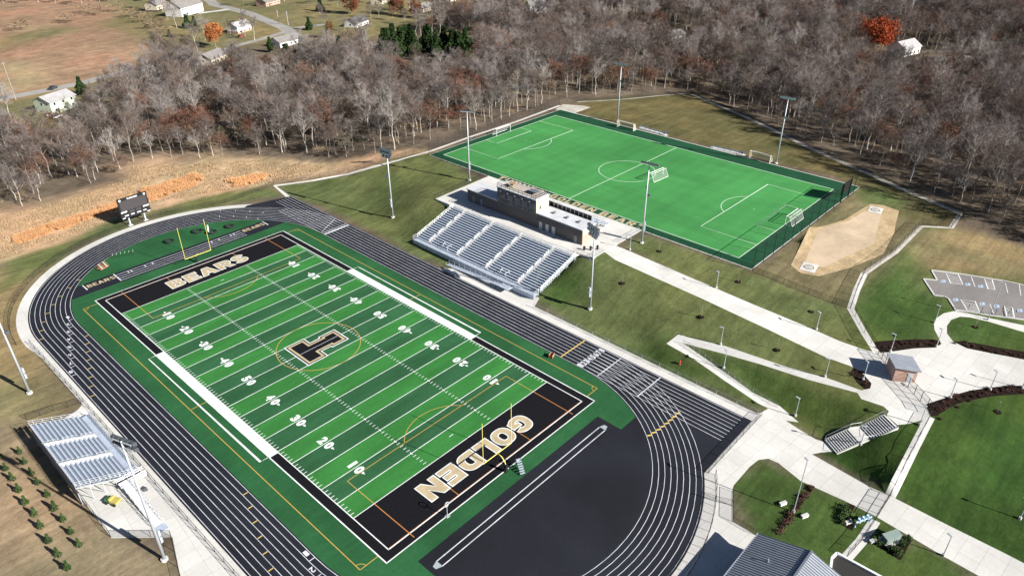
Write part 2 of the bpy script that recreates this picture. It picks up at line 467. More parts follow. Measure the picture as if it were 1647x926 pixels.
OLIVE = (0.098, 0.120, 0.045); GREEN = (0.028, 0.062, 0.014); TAN = (0.40, 0.285, 0.175); DIRT = (0.235, 0.185, 0.115)
MIX = (0.185, 0.158, 0.082); FLOOR = (0.125, 0.098, 0.072); PLOW = (0.27, 0.175, 0.112); PALE = (0.33, 0.265, 0.15); YARD = (0.165, 0.148, 0.072)
MEADOW = (0.105, 0.095, 0.042); SUNG = (0.048, 0.082, 0.021)
ZONES = [   # photograph outline, colour, softness in metres
    ([(-400, -60), (0, 215), (70, 215), (140, 188), (240, 120), (330, 88), (420, 70), (500, 70), (640, 60), (700, 20), (760, 10), (760, -60)], YARD, 8),
    ([(-400, -60), (-60, 170), (0, 165), (60, 148), (150, 125), (215, 100), (262, 76), (250, 66), (225, 52), (190, 20), (170, 0), (120, -60)], PLOW, 5),
    ([(0, 100), (75, 108), (95, 130), (30, 148), (0, 158)], PALE, 4),
    ([(0, 60), (60, 50), (110, 45), (130, 55), (60, 65), (0, 80)], YARD, 5),
    ([(150, 40), (210, 25), (255, 70), (230, 68), (185, 52)], YARD, 5),
    ([(40, 42), (78, 38), (82, 50), (44, 52)], PALE, 3),
    ([(250, 66), (275, 60), (330, 78), (345, 95), (300, 95)], YARD, 4),
    ([(760, -20), (830, -20), (850, 20), (790, 30), (755, 25)], YARD, 8),
    ([(-60, 330), (0, 341), (73, 327), (140, 301), (205, 287), (207, 262), (300, 255), (420, 252), (530, 262), (690, 240), (700, 250), (560, 280), (445, 297), (330, 322), (200, 350), (90, 405), (0, 428), (-80, 440)], TAN, 1.5),
    ([(-80, 440), (0, 425), (95, 400), (200, 347), (330, 318), (440, 292), (445, 303), (330, 335), (215, 360), (120, 400), (60, 452), (38, 505), (60, 560), (0, 560), (-80, 560)], MIX, 1.5),
    ([(0, 420), (100, 388), (190, 352), (215, 362), (130, 395), (85, 425), (0, 470)], OLIVE, 2),
    ([(245, 338), (330, 318), (420, 300), (470, 310), (330, 338), (250, 352)], OLIVE, 2),
    ([(-100, 540), (40, 520), (130, 640), (120, 660), (44, 690), (-100, 720)], MIX, 2.5),
    ([(-100, 700), (44, 686), (120, 785), (185, 870), (300, 900), (360, 980), (-100, 980)], DIRT, 2.5),
    ([(640, 395), (700, 300), (800, 285), (1000, 420), (900, 500), (860, 492), (715, 434)], OLIVE, 1.0),
    ([(440, 297), (560, 280), (690, 247), (780, 290), (720, 330), (660, 395), (715, 430), (660, 405), (560, 350), (465, 315)], OLIVE, 1.0),
    ([(860, 487), (960, 410), (1035, 378), (1208, 436), (1370, 497), (1420, 590), (1380, 600), (1430, 660), (1320, 710), (1225, 660), (1060, 600)], OLIVE, 1.0),
    ([(860, 480), (905, 425), (950, 440), (935, 480), (890, 497)], SUNG, 2.5),
    ([(670, 395), (700, 350), (720, 340), (690, 390)], SUNG, 2.0),
    ([(1000, 560), (1075, 545), (1225, 655), (1060, 600)], SUNG, 2.5),
    ([(1120, 565), (1190, 580), (1300, 620), (1425, 660), (1330, 705), (1240, 650)], SUNG, 2.0),
    ([(905, 178), (940, 160), (1113, 150), (1300, 240), (1400, 278), (1550, 345), (1530, 368), (1480, 362), (1370, 497), (1208, 436), (1378, 300), (1340, 285)], MEADOW, 1.5),
    ([(1208, 436), (1378, 302), (1420, 330), (1485, 362), (1370, 497)], (0.15, 0.128, 0.068), 2.0),
    ([(1372, 310), (1400, 300), (1450, 320), (1440, 345), (1385, 325)], OLIVE, 2.0),
    ([(1370, 495), (1482, 362), (1530, 368), (1647, 400), (1800, 430), (1800, 700), (1647, 640), (1480, 560), (1420, 590)], OLIVE, 1.0),
    ([(1375, 495), (1440, 410), (1490, 470), (1540, 505), (1500, 560), (1420, 585)], SUNG, 3.0),
    ([(1450, 372), (1560, 370), (1660, 405), (1800, 430), (1800, 470), (1647, 455), (1500, 428), (1470, 400)], MIX, 3.0),
    ([(1500, 505), (1700, 530), (1700, 600), (1540, 560)], SUNG, 1.5),
    ([(1490, 665), (1600, 625), (1800, 640), (1800, 1000), (1647, 920), (1560, 875), (1440, 800)], GREEN, 0.6),
    ([(1310, 728), (1440, 676), (1495, 672), (1434, 798)], GREEN, 0.6),
    ([(1170, 780), (1225, 735), (1290, 770), (1410, 828), (1570, 925), (1500, 980), (1300, 960), (1220, 870)], SUNG, 0.6),
]
HARD = []      # (name, material, world polygon)
def hard(name, m, poly): HARD.append((name, m, [tuple(map(float, p)) for p in poly]))

# far roads and lanes
hard('road', 'road', ribbon(atl([(-60, 172), (0, 160), (60, 148), (130, 132), (190, 115), (260, 102)]), 7.5))
hard('road', 'road', ribbon(atl([(300, -30), (345, 5), (400, 22), (455, 45), (480, 62)]), 8.0))
hard('road', 'road', ribbon(atl([(350, 82), (385, 72), (420, 64), (462, 52)]), 5.0))
hard('driveway', 'road', ribbon(atl([(455, 48), (495, 44), (528, 40)]), 5.0))
hard('driveway', 'concrete', ribbon(atl([(318, 20), (345, 17), (368, 14)]), 6.0))
hard('road', 'road', ribbon(atl([(905, 18), (960, 31), (1040, 48), (1092, 57)]), 5.0))
hard('road', 'road', ribbon(atl([(1420, 99), (1480, 97), (1540, 90), (1600, 87), (1660, 86)]), 5.0))
# concrete beside and behind the track
arc = lambda cx, cy, r, a0, a1, n: [(cx + r * math.cos(a0 + (a1 - a0) * i / n), cy + r * math.sin(a0 + (a1 - a0) * i / n)) for i in range(n + 1)]
hard('track_apron', 'concrete', [(-41.9, -46)] + [(-41.9, 48)] + arc(0, 48, 41.9, math.pi, R(44), 40) + arc(0, 48, 44.3, R(42), math.pi, 40) + [(-43.4, 40), (-43.4, -46)])
hard('track_apron', 'concrete', atl([(440, 299), (445, 300), (470, 318), (462, 319)]))
hard('stand_apron', 'concrete', [(41.8, 7), (44.0, 4), (47.5, 3), (47.5, -23.6), (44.6, -24.5), (44.5, -82.2), (46.6, -83), (47.4, -83.4), (41.8, -83.4)])
hard('visitor_pad', 'concrete', [(-43.4, 17.5), (-44.5, 16.5), (-51, 14.5), (-51.5, -4), (-53, -4.2), (-52.9, -20.6), (-46.2, -27.6), (-49.2, -37), (-49.5, -62), (-41.9, -62), (-41.9, 17)])
low = atl([(1204, 679), (1222, 664), (1237, 656), (1252, 668), (1285, 690), (1312, 706), (1330, 712), (1345, 725), (1322, 727), (1306, 730), (1398, 782), (1434, 798), (1523, 843), (1616, 889), (1680, 922), (1720, 960), (1640, 960), (1570, 923), (1520, 895), (1409, 830), (1359, 805), (1288, 773), (1252, 744), (1236, 737), (1220, 739), (1206, 750), (1180, 780), (1178, 790), (1178, 838), (1240, 874), (1420, 960), (1060, 960)])
low = low + [(-6, -92), (1, -89.9)] + arc(0, -48, 41.9, R(-90), R(-56), 16)
hard('lower_walk', 'concrete', low)
# zigzag ramp
s2 = 4.629
hard('ramp_walk', 'concrete', atl([(55, 335), (150, 262), (205, 285), (500, 355), (950, 508), (1250, 590), (1500, 680), (1560, 690), (1620, 775), (1500, 707), (1100, 600), (760, 490), (480, 410), (175, 330), (430, 505), (700, 700), (900, 800), (1040, 920), (900, 900), (830, 845), (815, 820), (740, 780), (500, 618), (260, 450)], 1060, 480, s2))
# upper walk from the press box to the ticket booth, and the plaza round it
up = atl([(968, 402), (985, 392), (1189.6, 480), (1297.6, 525), (1350, 548), (1392.7, 563), (1410, 567), (1429.6, 566), (1464, 560), (1505, 558.7), (1514, 553), (1510, 543), (1503, 529.6), (1502, 520), (1505, 512), (1518, 503.6), (1537.5, 499.3), (1590, 511), (1647, 523), (1800, 555), (1800, 567), (1647, 534), (1590, 517), (1560, 510), (1544, 509), (1530, 514), (1523, 524), (1523, 536), (1533, 549), (1555, 560), (1647, 578), (1800, 608), (1800, 650), (1700, 622), (1647, 619.7), (1593.7, 623), (1529, 637), (1488, 650), (1496.5, 669), (1490, 673.6), (1462, 681), (1443.6, 683), (1426, 668), (1429.6, 660.7), (1421, 653), (1385, 641), (1380, 632), (1399, 620), (1398, 612), (1385, 597), (1367, 588), (1330, 575), (1233, 528.6), (1129, 480), (990, 418)])
hard('upper_walk', 'concrete', up)
s1 = 4.631
hard('mulch_bed', 'mulch', atl([(490, 690), (600, 682), (800, 672), (960, 678), (992, 705), (940, 733), (780, 742), (600, 768), (520, 775)], 1300, 400, s1))
hard('mulch_bed', 'mulch', atl([(1085, 685), (1240, 700), (1420, 735), (1607, 765), (1800, 790), (1800, 850), (1607, 822), (1390, 783), (1185, 740), (1115, 707)], 1300, 400, s1))
hard('mulch_bed', 'mulch', atl([(870, 371), (1060, 308), (1200, 268), (1360, 243), (1607, 228), (1800, 235), (1800, 300), (1607, 292), (1370, 310), (1150, 352), (1040, 400), (960, 455), (915, 458)], 1300, 570, s1))
hard('mulch_bed', 'mulch', atl([(1440, 520), (1500, 540), (1582, 630), (1572, 668), (1530, 677), (1470, 622), (1425, 550)], 1060, 480, s2))
hard('mulch_bed', 'mulch', atl([(475, 545), (520, 530), (830, 700), (930, 552), (985, 600), (850, 850), (830, 855), (420, 600)], 1330, 780, 7.12))
hard('mulch_bed', 'mulch', atl([(235, 195), (325, 232), (255, 375), (330, 420), (290, 520), (120, 430)], 1330, 780, 7.12))
hard('mulch_bed', 'mulch', atl([(1365, 0), (1400, 10), (1030, 500), (990, 500)], 1090, 780, 6.335))
# parking lot
LOT = atl([(120, 98), (400, 133), (875, 208), (1105, 258), (1500, 345), (1500, 730), (1105, 625), (700, 572), (500, 535), (375, 520), (300, 400), (255, 377), (150, 365), (35, 190), (180, 205)], 1480, 420, 6.617)
hard('parking_lot', 'asphalt', LOT)
# throwing sector
hard('throwing_sector', 'sand_edge', atl([(1050, 755), (1165, 520), (1215, 518), (1290, 505), (1380, 478), (1540, 378), (1620, 385), (1720, 420), (1700, 500), (1690, 560), (1620, 690), (1430, 770), (1225, 825), (1110, 805)], 1000, 230, 3.857))
hard('throwing_sector_sand', 'sand', atl([(1130, 755), (1225, 530), (1300, 515), (1400, 485), (1548, 400), (1615, 420), (1600, 480), (1565, 625), (1400, 700), (1250, 770)], 1000, 230, 3.857))
# concrete mow strips under the fences
hard('mow_strip', 'concrete', ribbon(atl([(440, 299), (500, 291), (560, 280), (640, 258), (690, 244), (760, 219), (830, 196), (900, 170)]), 1.1))
hard('mow_strip', 'old_concrete', atl([(893, 176), (905, 168), (938, 170), (950, 173), (925, 182)]))
hard('mow_strip', 'old_concrete', ribbon(atl([(928, 164), (1000, 160), (1060, 154), (1110, 150)]), 1.0))
hard('mow_strip', 'old_concrete', ribbon(atl([(1112, 152), (1190, 184), (1240, 207), (1300, 237), (1400, 281), (1470, 312), (1545, 343)]), 1.8))
hard('mow_strip', 'old_concrete', ribbon(atl([(1545, 343), (1530, 366), (1482, 364), (1440, 406), (1390, 440)]), 1.2))
hard('mow_strip', 'concrete', ribbon(atl([(1390, 440), (1378, 466), (1368, 496), (1390, 535), (1412, 570)]), 1.5))
hard('mow_strip', 'concrete', ribbon(atl([(1496, 670), (1470, 720), (1440, 780), (1432, 797)]), 1.6))
hard('mow_strip', 'concrete', ribbon(atl([(1408, 836), (1385, 870), (1362, 896)]), 1.6))

# the staircase stands in a cut of its own
_sb0, _sc1 = ray(1336, 718, 0.2)[:2], ray(1434, 676, 4.3)[:2]
_sb1, _sc0 = _sb0 + (_sc1 - _sb0) * .40, _sb0 + (_sc1 - _sb0) * .60
hard('stair_cut', 'concrete', ribbon([_sb0, _sb1, _sc0, _sc1], 3.7))

def build_ground():
    xs = list(np.arange(-150, 215, 2.6)); ys = list(np.arange(-150, 125, 2.6))
    G_ = [(x + rng.uniform(-.5, .5), y + rng.uniform(-.5, .5)) for x in xs for y in ys]
    for x in np.arange(-420, 1000, 13.0):
        for y in np.arange(-320, 900, 13.0):
            if not (-152 < x < 217 and -152 < y < 127): G_.append((x + rng.uniform(-2, 2), y + rng.uniform(-2, 2)))
    for a in np.linspace(0, 2 * math.pi, 48, endpoint=False):
        for r_ in (1500, 3500): G_.append((200 + r_ * math.cos(a), 200 + r_ * math.sin(a)))
    # nothing but flat sheet under the track and the pitch: thin the points there
    GP = np.array(G_)
    keep = ~((np.abs(GP[:, 0]) < 30) & (np.abs(GP[:, 1]) < 70) & (rng.random(len(GP)) > 0.1))
    GP = GP[keep]
    V = [Vector(p) for p in GP]; ED = []
    for name, m_, poly in HARD:
        o = len(V); n = len(poly)
        V += [Vector(p) for p in poly]
        ED += [(o + i, o + (i + 1) % n) for i in range(n)]
    ov, oe, of, _, _, _ = delaunay_2d_cdt(V, ED, [], 0, 1e-4)
    XY = np.array([(v.x, v.y) for v in ov])
    Z = H(XY)
    far = np.hypot(XY[:, 0] - 60, XY[:, 1]) > 240
    Z = Z + np.where(far, (vnoise(XY, 90, 3) - 0.5) * 4, 0)
    FA = np.array([tuple(f_) for f_ in of])
    CEN = XY[FA].mean(1)
    own_ = np.full(len(FA), -1)
    for i, (name, m_, poly) in enumerate(HARD):
        own_[inside(CEN, poly)] = i
    groups = {int(k): [tuple(map(int, f_)) for f_ in FA[own_ == k]] for k in np.unique(own_)}
    # colours of the unpaved ground
    C = np.tile(np.array(FLOOR), (len(XY), 1)) * (0.7 + 0.6 * vnoise(XY, 7, 1))[:, None]
    wob = (vnoise(XY, 9, 5) - 0.5) * 2 + (vnoise(XY, 3.5, 6) - 0.5)
    n1 = vnoise(XY, 24, 11); n2 = vnoise(XY, 6, 12); n3 = vnoise(XY, 11, 13)
    for px, c, soft in ZONES:
        poly = [tuple(p) for p in atl(px)]
        d = np.full(len(XY), 1e9)
        for i in range(len(poly)):
            d = np.minimum(d, pd_seg(XY, poly[i], poly[(i + 1) % len(poly)])[0])
        d = np.where(inside(XY, poly), -d, d) + wob * soft * 0.8
        k = np.clip(0.5 - d / (2 * soft), 0, 1)[:, None]
        c = np.array(c)
        dry = np.array([c[0] * 1.35 + 0.012, c[1] * 1.15 + 0.006, c[2] * 1.15])
        dark = c * np.array([0.72, 0.82, 0.75])
        q = np.clip((n1 - 0.35) * 1.8, 0, 1)[:, None] * 0.75
        base = c * (1 - q) + dry * q
        q = np.clip((n3 - 0.55) * 2.2, 0, 1)[:, None] * 0.8
        base = base * (1 - q) + dark * q
        base = base * (0.88 + 0.24 * n2)[:, None]
        C = C * (1 - k) + base * k
    def emit(name, faces, m_, colors=False):
        used = np.unique(np.array(faces).ravel())
        mp = {int(u): i for i, u in enumerate(used)}
        me = bpy.data.meshes.new(name)
        fs_ = []
        for f_ in faces:
            a, b, c = (XY[i] for i in f_[:3])
            if (b[0] - a[0]) * (c[1] - a[1]) - (b[1] - a[1]) * (c[0] - a[0]) < 0: f_ = f_[::-1]
            fs_.append(tuple(mp[i] for i in f_))
        me.from_pydata([(XY[i, 0], XY[i, 1], Z[i]) for i in used], [], fs_)
        me.materials.append(M[m_])
        if colors:
            ca = me.color_attributes.new('Col', 'FLOAT_COLOR', 'POINT')
            ca.data.foreach_set('color', np.concatenate([C[used], np.ones((len(used), 1))], 1).astype(np.float32).ravel())
        me.shade_smooth()
        return tag(link(name, me), kind='structure')
    emit('ground', groups[-1], 'ground', True)
    names = {}
    for i, (name, m_, poly) in enumerate(HARD):
        if i in groups and name != 'stair_cut': names.setdefault((name, m_), []).extend(groups[i])
    for (name, m_), fs_ in names.items():
        emit(name, fs_, m_)

gm = bpy.data.materials.new('ground')
gm.use_nodes = True
t = gm.node_tree
b = t.nodes['Principled BSDF']
b.inputs['Roughness'].default_value = 0.95
b.inputs['Specular IOR Level'].default_value = 0.08
at_ = t.nodes.new('ShaderNodeAttribute'); at_.attribute_name = 'Col'
tc = t.nodes.new('ShaderNodeTexCoord')
def _nz(scale, det, lo, hi, a, bb, stretch=None):
    n = t.nodes.new('ShaderNodeTexNoise'); n.inputs['Scale'].default_value = scale; n.inputs['Detail'].default_value = det
    n.inputs['Roughness'].default_value = 0.7
    if stretch:
        mp = t.nodes.new('ShaderNodeMapping'); mp.inputs['Scale'].default_value = stretch; mp.inputs['Rotation'].default_value = (0, 0, 0.12)
        t.links.new(tc.outputs['Object'], mp.inputs[0]); t.links.new(mp.outputs[0], n.inputs['Vector'])
    else: t.links.new(tc.outputs['Object'], n.inputs['Vector'])
    r = t.nodes.new('ShaderNodeMapRange')
    for i_, v_ in zip((1, 2, 3, 4), (lo, hi, a, bb)): r.inputs[i_].default_value = v_
    t.links.new(n.outputs['Fac'], r.inputs[0])
    return r.outputs[0]
def _mul(a, b_):
    x = t.nodes.new('ShaderNodeMix'); x.data_type = 'RGBA'; x.blend_type = 'MULTIPLY'; x.inputs[0].default_value = 1
    t.links.new(a, x.inputs[6]); t.links.new(b_, x.inputs[7]); return x.outputs[2]
c_ = _mul(at_.outputs['Color'], _nz(1.1, 8, 0.3, 0.7, 0.80, 1.20))
c_ = _mul(c_, _nz(0.16, 5, 0.35, 0.65, 0.8, 1.2))
c_ = _mul(c_, _nz(0.6, 4, 0.35, 0.65, 0.82, 1.18, (0.1, 1.0, 1.0)))
t.links.new(c_, b.inputs['Base Color'])
bn = t.nodes.new('ShaderNodeBump'); bn.inputs['Strength'].default_value = 0.3; bn.inputs['Distance'].default_value = 0.2
nn = t.nodes.new('ShaderNodeTexNoise'); nn.inputs['Scale'].default_value = 1.6; nn.inputs['Detail'].default_value = 6
t.links.new(tc.outputs['Object'], nn.inputs['Vector']); t.links.new(nn.outputs['Fac'], bn.inputs['Height']); t.links.new(bn.outputs[0], b.inputs['Normal'])
M['ground'] = gm
build_ground()

# ------------------------------------------------------------------ running track
def lane_oval(r, n=40):
    return arc(0, 48, r, 0, math.pi, n) + arc(0, -48, r, math.pi, 2 * math.pi, n)
trk = tag(MB().sheet(lane_oval(41.85, 48), 0.010).build('running_track', 'track'), kind='structure')
MB().sheet([(33, 48), (33, 66), (26, 79.5), (28.5, 80.8), (41.85, 77.0), (41.85, 48)], 0.014).build('sprint_chute', 'track', trk)
MB().sheet([(30, -60), (18.6, -85.6), (23.4, -82.6), (41.85, -82.4), (41.85, -48)], 0.014).build('sprint_chute', 'track', trk)
lm = MB()
LW = 0.095
for k in range(9):
    r_ = 33 + 1.0668 * k
    lm.band(lane_oval(r_), LW, 0.024, closed=True)
for k in range(9):
    x = 33 + 1.0668 * k
    lm.rect(x - LW / 2, x + LW / 2, -80.8, -48, 0.028)
    lm.rect(x - LW / 2, x + LW / 2, 48, 76.8 if k > 2 else 70, 0.028)
lm.build('lane_lines', 'track_line', trk)
mk = MB(); yk = MB()
for y_ in (-52.15, -62.1): mk.rect(33, 41.55, y_ - 0.11, y_ + 0.11, 0.030)
mk.rect(33.1, 41.5, 45.5, 46.2, 0.034)
mk.rect(33.1, 41.5, 46.9, 47.1, 0.034)
mk.band([(33.1, 47.6), (41.4, 52.4)], 0.16, 0.034)
yk.rect(33, 41.5, -42.4, -42.1, 0.030)
for k in range(8):
    x = 33 + 1.0668 * k
    a_ = R(-41.6 + 7.8 * k / 7)
    yk.band([((x + .1) * math.cos(a_), -48 + (x + .1) * math.sin(a_)), ((x + 1.0) * math.cos(a_ + .004), -48 + (x + 1.0) * math.sin(a_ + .004))], 0.36, 0.030)
    for y_ in (42.1 - 3.33 * k, -27.8 - 3.36 * k):
        yk.rect(-x - 0.95, -x - 0.12, y_ - 0.1, y_ + 0.1, 0.030)
    for y_ in (51.9 - 3.3 * k, -47.6 - 3.3 * k):
        mk.rect(-x - 1.0, -x - 0.06, y_ - 0.07, y_ + 0.07, 0.030)
    a2 = R(138.3 + 6.6 * k - .1 * k * k)
    yk.band([((x + .1) * math.cos(a2), 48 + (x + .1) * math.sin(a2)), ((x + .95) * math.cos(a2), 48 + (x + .95) * math.sin(a2))], 0.2, 0.030)
    a3 = R(40 + 6.5 * (k % 4))
    mk.band([((x + .1) * math.cos(a3), 48 + (x + .1) * math.sin(a3)), ((x + .95) * math.cos(a3), 48 + (x + .95) * math.sin(a3))], 0.14, 0.030)
mk.build('start_lines', 'track_line', trk)
yk.build('exchange_marks', 'yellow_mark', trk)

# ------------------------------------------------------------------ lettering
def text_mesh(s, off, spacing=1.0):
    cu = bpy.data.curves.new('lettering', 'FONT')
    cu.body = s; cu.offset = off; cu.space_character = spacing
    cu.resolution_u = 4
    o = bpy.data.objects.new('lettering', cu); col.objects.link(o)
    dg = bpy.context.evaluated_depsgraph_get(); dg.update()
    me = bpy.data.meshes.new_from_object(o.evaluated_get(dg))
    bpy.data.objects.remove(o); bpy.data.curves.remove(cu)
    return me

def lettering(name, s, m_, org, right, up_, wd, ht, off, parent, grow=0.0, spacing=1.05):
    """text laid flat: org = centre, right/up_ unit vectors, box wd x ht"""
    me = text_mesh(s, off, spacing)
    V = np.array([v.co[:] for v in me.vertices])
    ref = text_mesh(s, 0.03, spacing)
    Q = np.array([v.co[:] for v in ref.vertices]); bpy.data.meshes.remove(ref)
    lo, hi = Q.min(0), Q.max(0); c = (lo + hi) / 2
    sx, sy = wd / (hi[0] - lo[0]), ht / (hi[1] - lo[1])
    org = np.array(org, float); right = np.array(right, float); up_ = np.array(up_, float)
    W_ = org + ((V[:, 0] - c[0]) * sx)[:, None] * right + ((V[:, 1] - c[1]) * sy)[:, None] * up_
    me.vertices.foreach_set('co', W_.ravel())
    me.materials.clear(); me.materials.append(M[m_]); me.update()
    return link(name, me, parent)

from mathutils.geometry import tessellate_polygon
def _se(cx, cy, rx, ry, a0, a1, n=18, e=2.5):
    out = []
    for i in range(n + 1):
        a = R(a0 + (a1 - a0) * i / n); c, s_ = math.cos(a), math.sin(a)
        out.append((cx + rx * math.copysign(abs(c) ** (2 / e), c), cy + ry * math.copysign(abs(s_) ** (2 / e), s_)))
    return out
def glyph(ch, w_, s_):
    """outer loop and hole loops of a heavy block letter, w_ wide and 1 high, stroke s_"""
    v = s_ * .82; m_ = .5
    if ch == 'O': return [_se(w_ / 2, m_, w_ / 2, .5, 0, 350, 35)], [_se(w_ / 2, m_, w_ / 2 - s_, .5 - v, 0, 350, 35)]
    if ch == 'D':
        q = w_ * .45
        return [[(0, 0)] + _se(q, m_, w_ - q, .5, -90, 90) + [(0, 1)]], [[(s_, v)] + _se(q, m_, w_ - q - s_, .5 - v, -90, 90) + [(s_, 1 - v)]]
    if ch == 'G':
        return [_se(w_ / 2, m_, w_ / 2, .5, 28, 318, 30) + [(w_, .16), (w_, .56), (w_ * .52, .56), (w_ * .52, .37), (w_ - s_, .37), (w_ - s_, .27)] + _se(w_ / 2, m_, w_ / 2 - s_, .5 - v, 312, 40, 26)], []
    if ch == 'L': return [[(0, 0), (w_, 0), (w_, v * 1.1), (s_, v * 1.1), (s_, 1), (0, 1)]], []
    if ch == 'T': return [[(w_ / 2 - s_ / 2, 0), (w_ / 2 + s_ / 2, 0), (w_ / 2 + s_ / 2, 1 - v), (w_, 1 - v), (w_, 1), (0, 1), (0, 1 - v), (w_ / 2 - s_ / 2, 1 - v)]], []
    if ch == 'E':
        b = (1 - 3 * v) / 2
        return [[(0, 0), (w_, 0), (w_, v), (s_, v), (s_, v + b), (w_ * .92, v + b), (w_ * .92, 2 * v + b), (s_, 2 * v + b), (s_, 1 - v), (w_, 1 - v), (w_, 1), (0, 1)]], []
    if ch == 'N': return [[(0, 0), (s_, 0), (s_, .56), (w_ - s_, 0), (w_, 0), (w_, 1), (w_ - s_, 1), (w_ - s_, .44), (s_, 1), (0, 1)]], []
    if ch == 'U': return [[(0, 1)] + _se(w_ / 2, .45, w_ / 2, .45, 180, 360, 18) + [(w_, 1), (w_ - s_, 1)] + _se(w_ / 2, .45, w_ / 2 - s_, .45 - v, 360, 180, 18) + [(s_, 1)]], []
    if ch == 'A':
        k = s_ * 1.05
        return [[(0, 0), (k, 0), (k + w_ * .07, .2), (w_ - k - w_ * .07, .2), (w_ - k, 0), (w_, 0), (w_ / 2 + s_ * .62, 1), (w_ / 2 - s_ * .62, 1)]], [[(k + w_ * .135, .38), (w_ - k - w_ * .135, .38), (w_ / 2, .76)]]
    if ch == 'R':
        q = w_ * .5
        return [[(0, 0), (s_, 0), (s_, .36), (w_ * .42, .36), (w_ - s_ * 1.15, 0), (w_ * 1.02, 0), (w_ * .74, .41)] + _se(q, .69, w_ - q, .31, -58, 90, 12) + [(0, 1)]], [[(s_, .36 + v)] + _se(q, .68, w_ - q - s_, .10, -90, 90, 8) + [(s_, 1 - v)]]
    if ch == 'B':
        q = w_ * .5
        return [[(0, 0)] + _se(q, .27, w_ - q, .27, -90, 66, 10) + _se(q, .76, w_ * .95 - q, .24, -52, 90, 10) + [(0, 1)]], [[(s_, v * .9)] + _se(q, .295, w_ - q - s_, .11, -90, 90, 8) + [(s_, .405)], [(s_, .62)] + _se(q, .71, w_ * .95 - q - s_, .09, -90, 90, 8) + [(s_, .80)]]
    if ch == 'S':
        r = .5 - v / 2
        c = _se(w_ / 2, 1 - .285, w_ / 2 - s_ / 2, .285 - v / 2 + .01, 22, 262, 16, 2.3) + _se(w_ / 2, .285, w_ / 2 - s_ / 2, .285 - v / 2 + .01, 82, -158, 16, 2.3)
        b = MB().band(c, s_ * .93, 0); n = len(c)
        L_ = [p_[:2] for p_ in b.v[:n]]; Q_ = [p_[:2] for p_ in b.v[n:]]
        return [Q_ + L_[::-1]], []
def inset(poly, d):
    n = len(poly); out = []
    A = sum(poly[i][0] * poly[(i + 1) % n][1] - poly[(i + 1) % n][0] * poly[i][1] for i in range(n))
    s_ = 1 if A > 0 else -1
    for i in range(n):
        p0, p1, p2 = (np.array(poly[j % n]) for j in (i - 1, i, i + 1))
        e0 = (p1 - p0) / (np.linalg.norm(p1 - p0) + 1e-9); e1 = (p2 - p1) / (np.linalg.norm(p2 - p1) + 1e-9)
        n0 = np.array([-e0[1], e0[0]]) * s_; n1_ = np.array([-e1[1], e1[0]]) * s_
        k = 1.0 / max(.5, 1 + n0 @ n1_)
        out.append(tuple(p1 + d * (n0 + n1_) * k))
    return out
GW = dict(G=1.0, O=1.02, L=.82, D=.98, E=.86, N=1.0, B=.96, A=1.08, R=1.0, S=.95, T=.92, U=.98)
def block_text(name, txt, m_, org, right, up_, wd, ht, parent, grow=0.0, stroke=.30, gap=.17):
    """heavy block letters, each a flat piece of its own; org = centre of the box wd x ht"""
    tot = sum(GW[c] for c in txt if c != ' ') + gap * (len(txt) - 1)
    kx = wd / (tot * ht); x = 0; objs = []
    org = np.array(org, float); right = np.array(right, float); up_ = np.array(up_, float)
    for ch in txt:
        w_ = GW[ch] * kx
        out, holes = glyph(ch, w_, stroke * min(1, kx))
        loops = [[(p_[0] * ht, p_[1] * ht) for p_ in lp] for lp in out + holes]
        if grow: loops = [inset(lp, -grow if i < len(out) else grow) for i, lp in enumerate(loops)]
        tri = tessellate_polygon([[Vector((p_[0], p_[1], 0)) for p_ in lp] for lp in loops])
        P = np.array([p_ for lp in loops for p_ in lp])
        W_ = org + (P[:, :1] + x * ht - wd / 2) * right + (P[:, 1:] - ht / 2) * up_
        me = bpy.data.meshes.new(name)
        fs_ = []
        for t_ in tri:
            a, b, c = (P[i] for i in t_)
            fs_.append(tuple(t_) if (b[0] - a[0]) * (c[1] - a[1]) - (b[1] - a[1]) * (c[0] - a[0]) > 0 else tuple(t_[::-1]))
        me.from_pydata([tuple(q) for q in W_], [], fs_); me.materials.append(M[m_])
        objs.append(link(name, me, parent))
        x += w_ + gap * kx
    return objs

# ------------------------------------------------------------------ football field
inf = tag(MB().sheet(lane_oval(32.75, 40), 0.020).build('infield_turf', 'turf_side'), kind='structure')
dm = MB()
dm.sheet([(-22.7, -59.9), (22.9, -59.9), (22.9, -65.4), (28.0, -65.4)] + arc(0, -48, 32.74, R(-32.2), R(-147.8), 30) + [(-28.0, -65.4), (-22.7, -65.4)], 0.026)
dm.build('jump_area', 'dark_d', inf)
fs = MB().sheet([(-30.0, 61.2)] + arc(0, 48, 32.74, R(156.3), R(144.5), 4) + [(-18, 67.1), (18, 67.1)] + arc(0, 48, 32.74, R(35.5), R(23.7), 4), 0.026)
fs.build('runway', 'track', inf)
lj = MB()
for y_ in (-62.0, -63.3): lj.rect(-20.7, 20.6, y_ - 0.09, y_ + 0.09, 0.032)
for y_ in (62.1, 63.3, 64.5, 65.8): lj.rect(-17.6, 17.8, y_ - 0.08, y_ + 0.08, 0.032)
for x in (-14.6, -13.8, -10.2, -8.2, 8.6, 10.8, 14.4, 15.4): lj.rect(x - 0.12, x + 0.12, 64.5, 65.8, 0.034)
lj.rect(-25.6, -25.3, 63.5, 66.8, 0.032); lj.rect(-17.9, -17.6, 61.9, 66.8, 0.032)
lj.rect(25.3, 25.6, 63.5, 66.8, 0.032)
lj.build('runway_lines', 'track_line', inf)
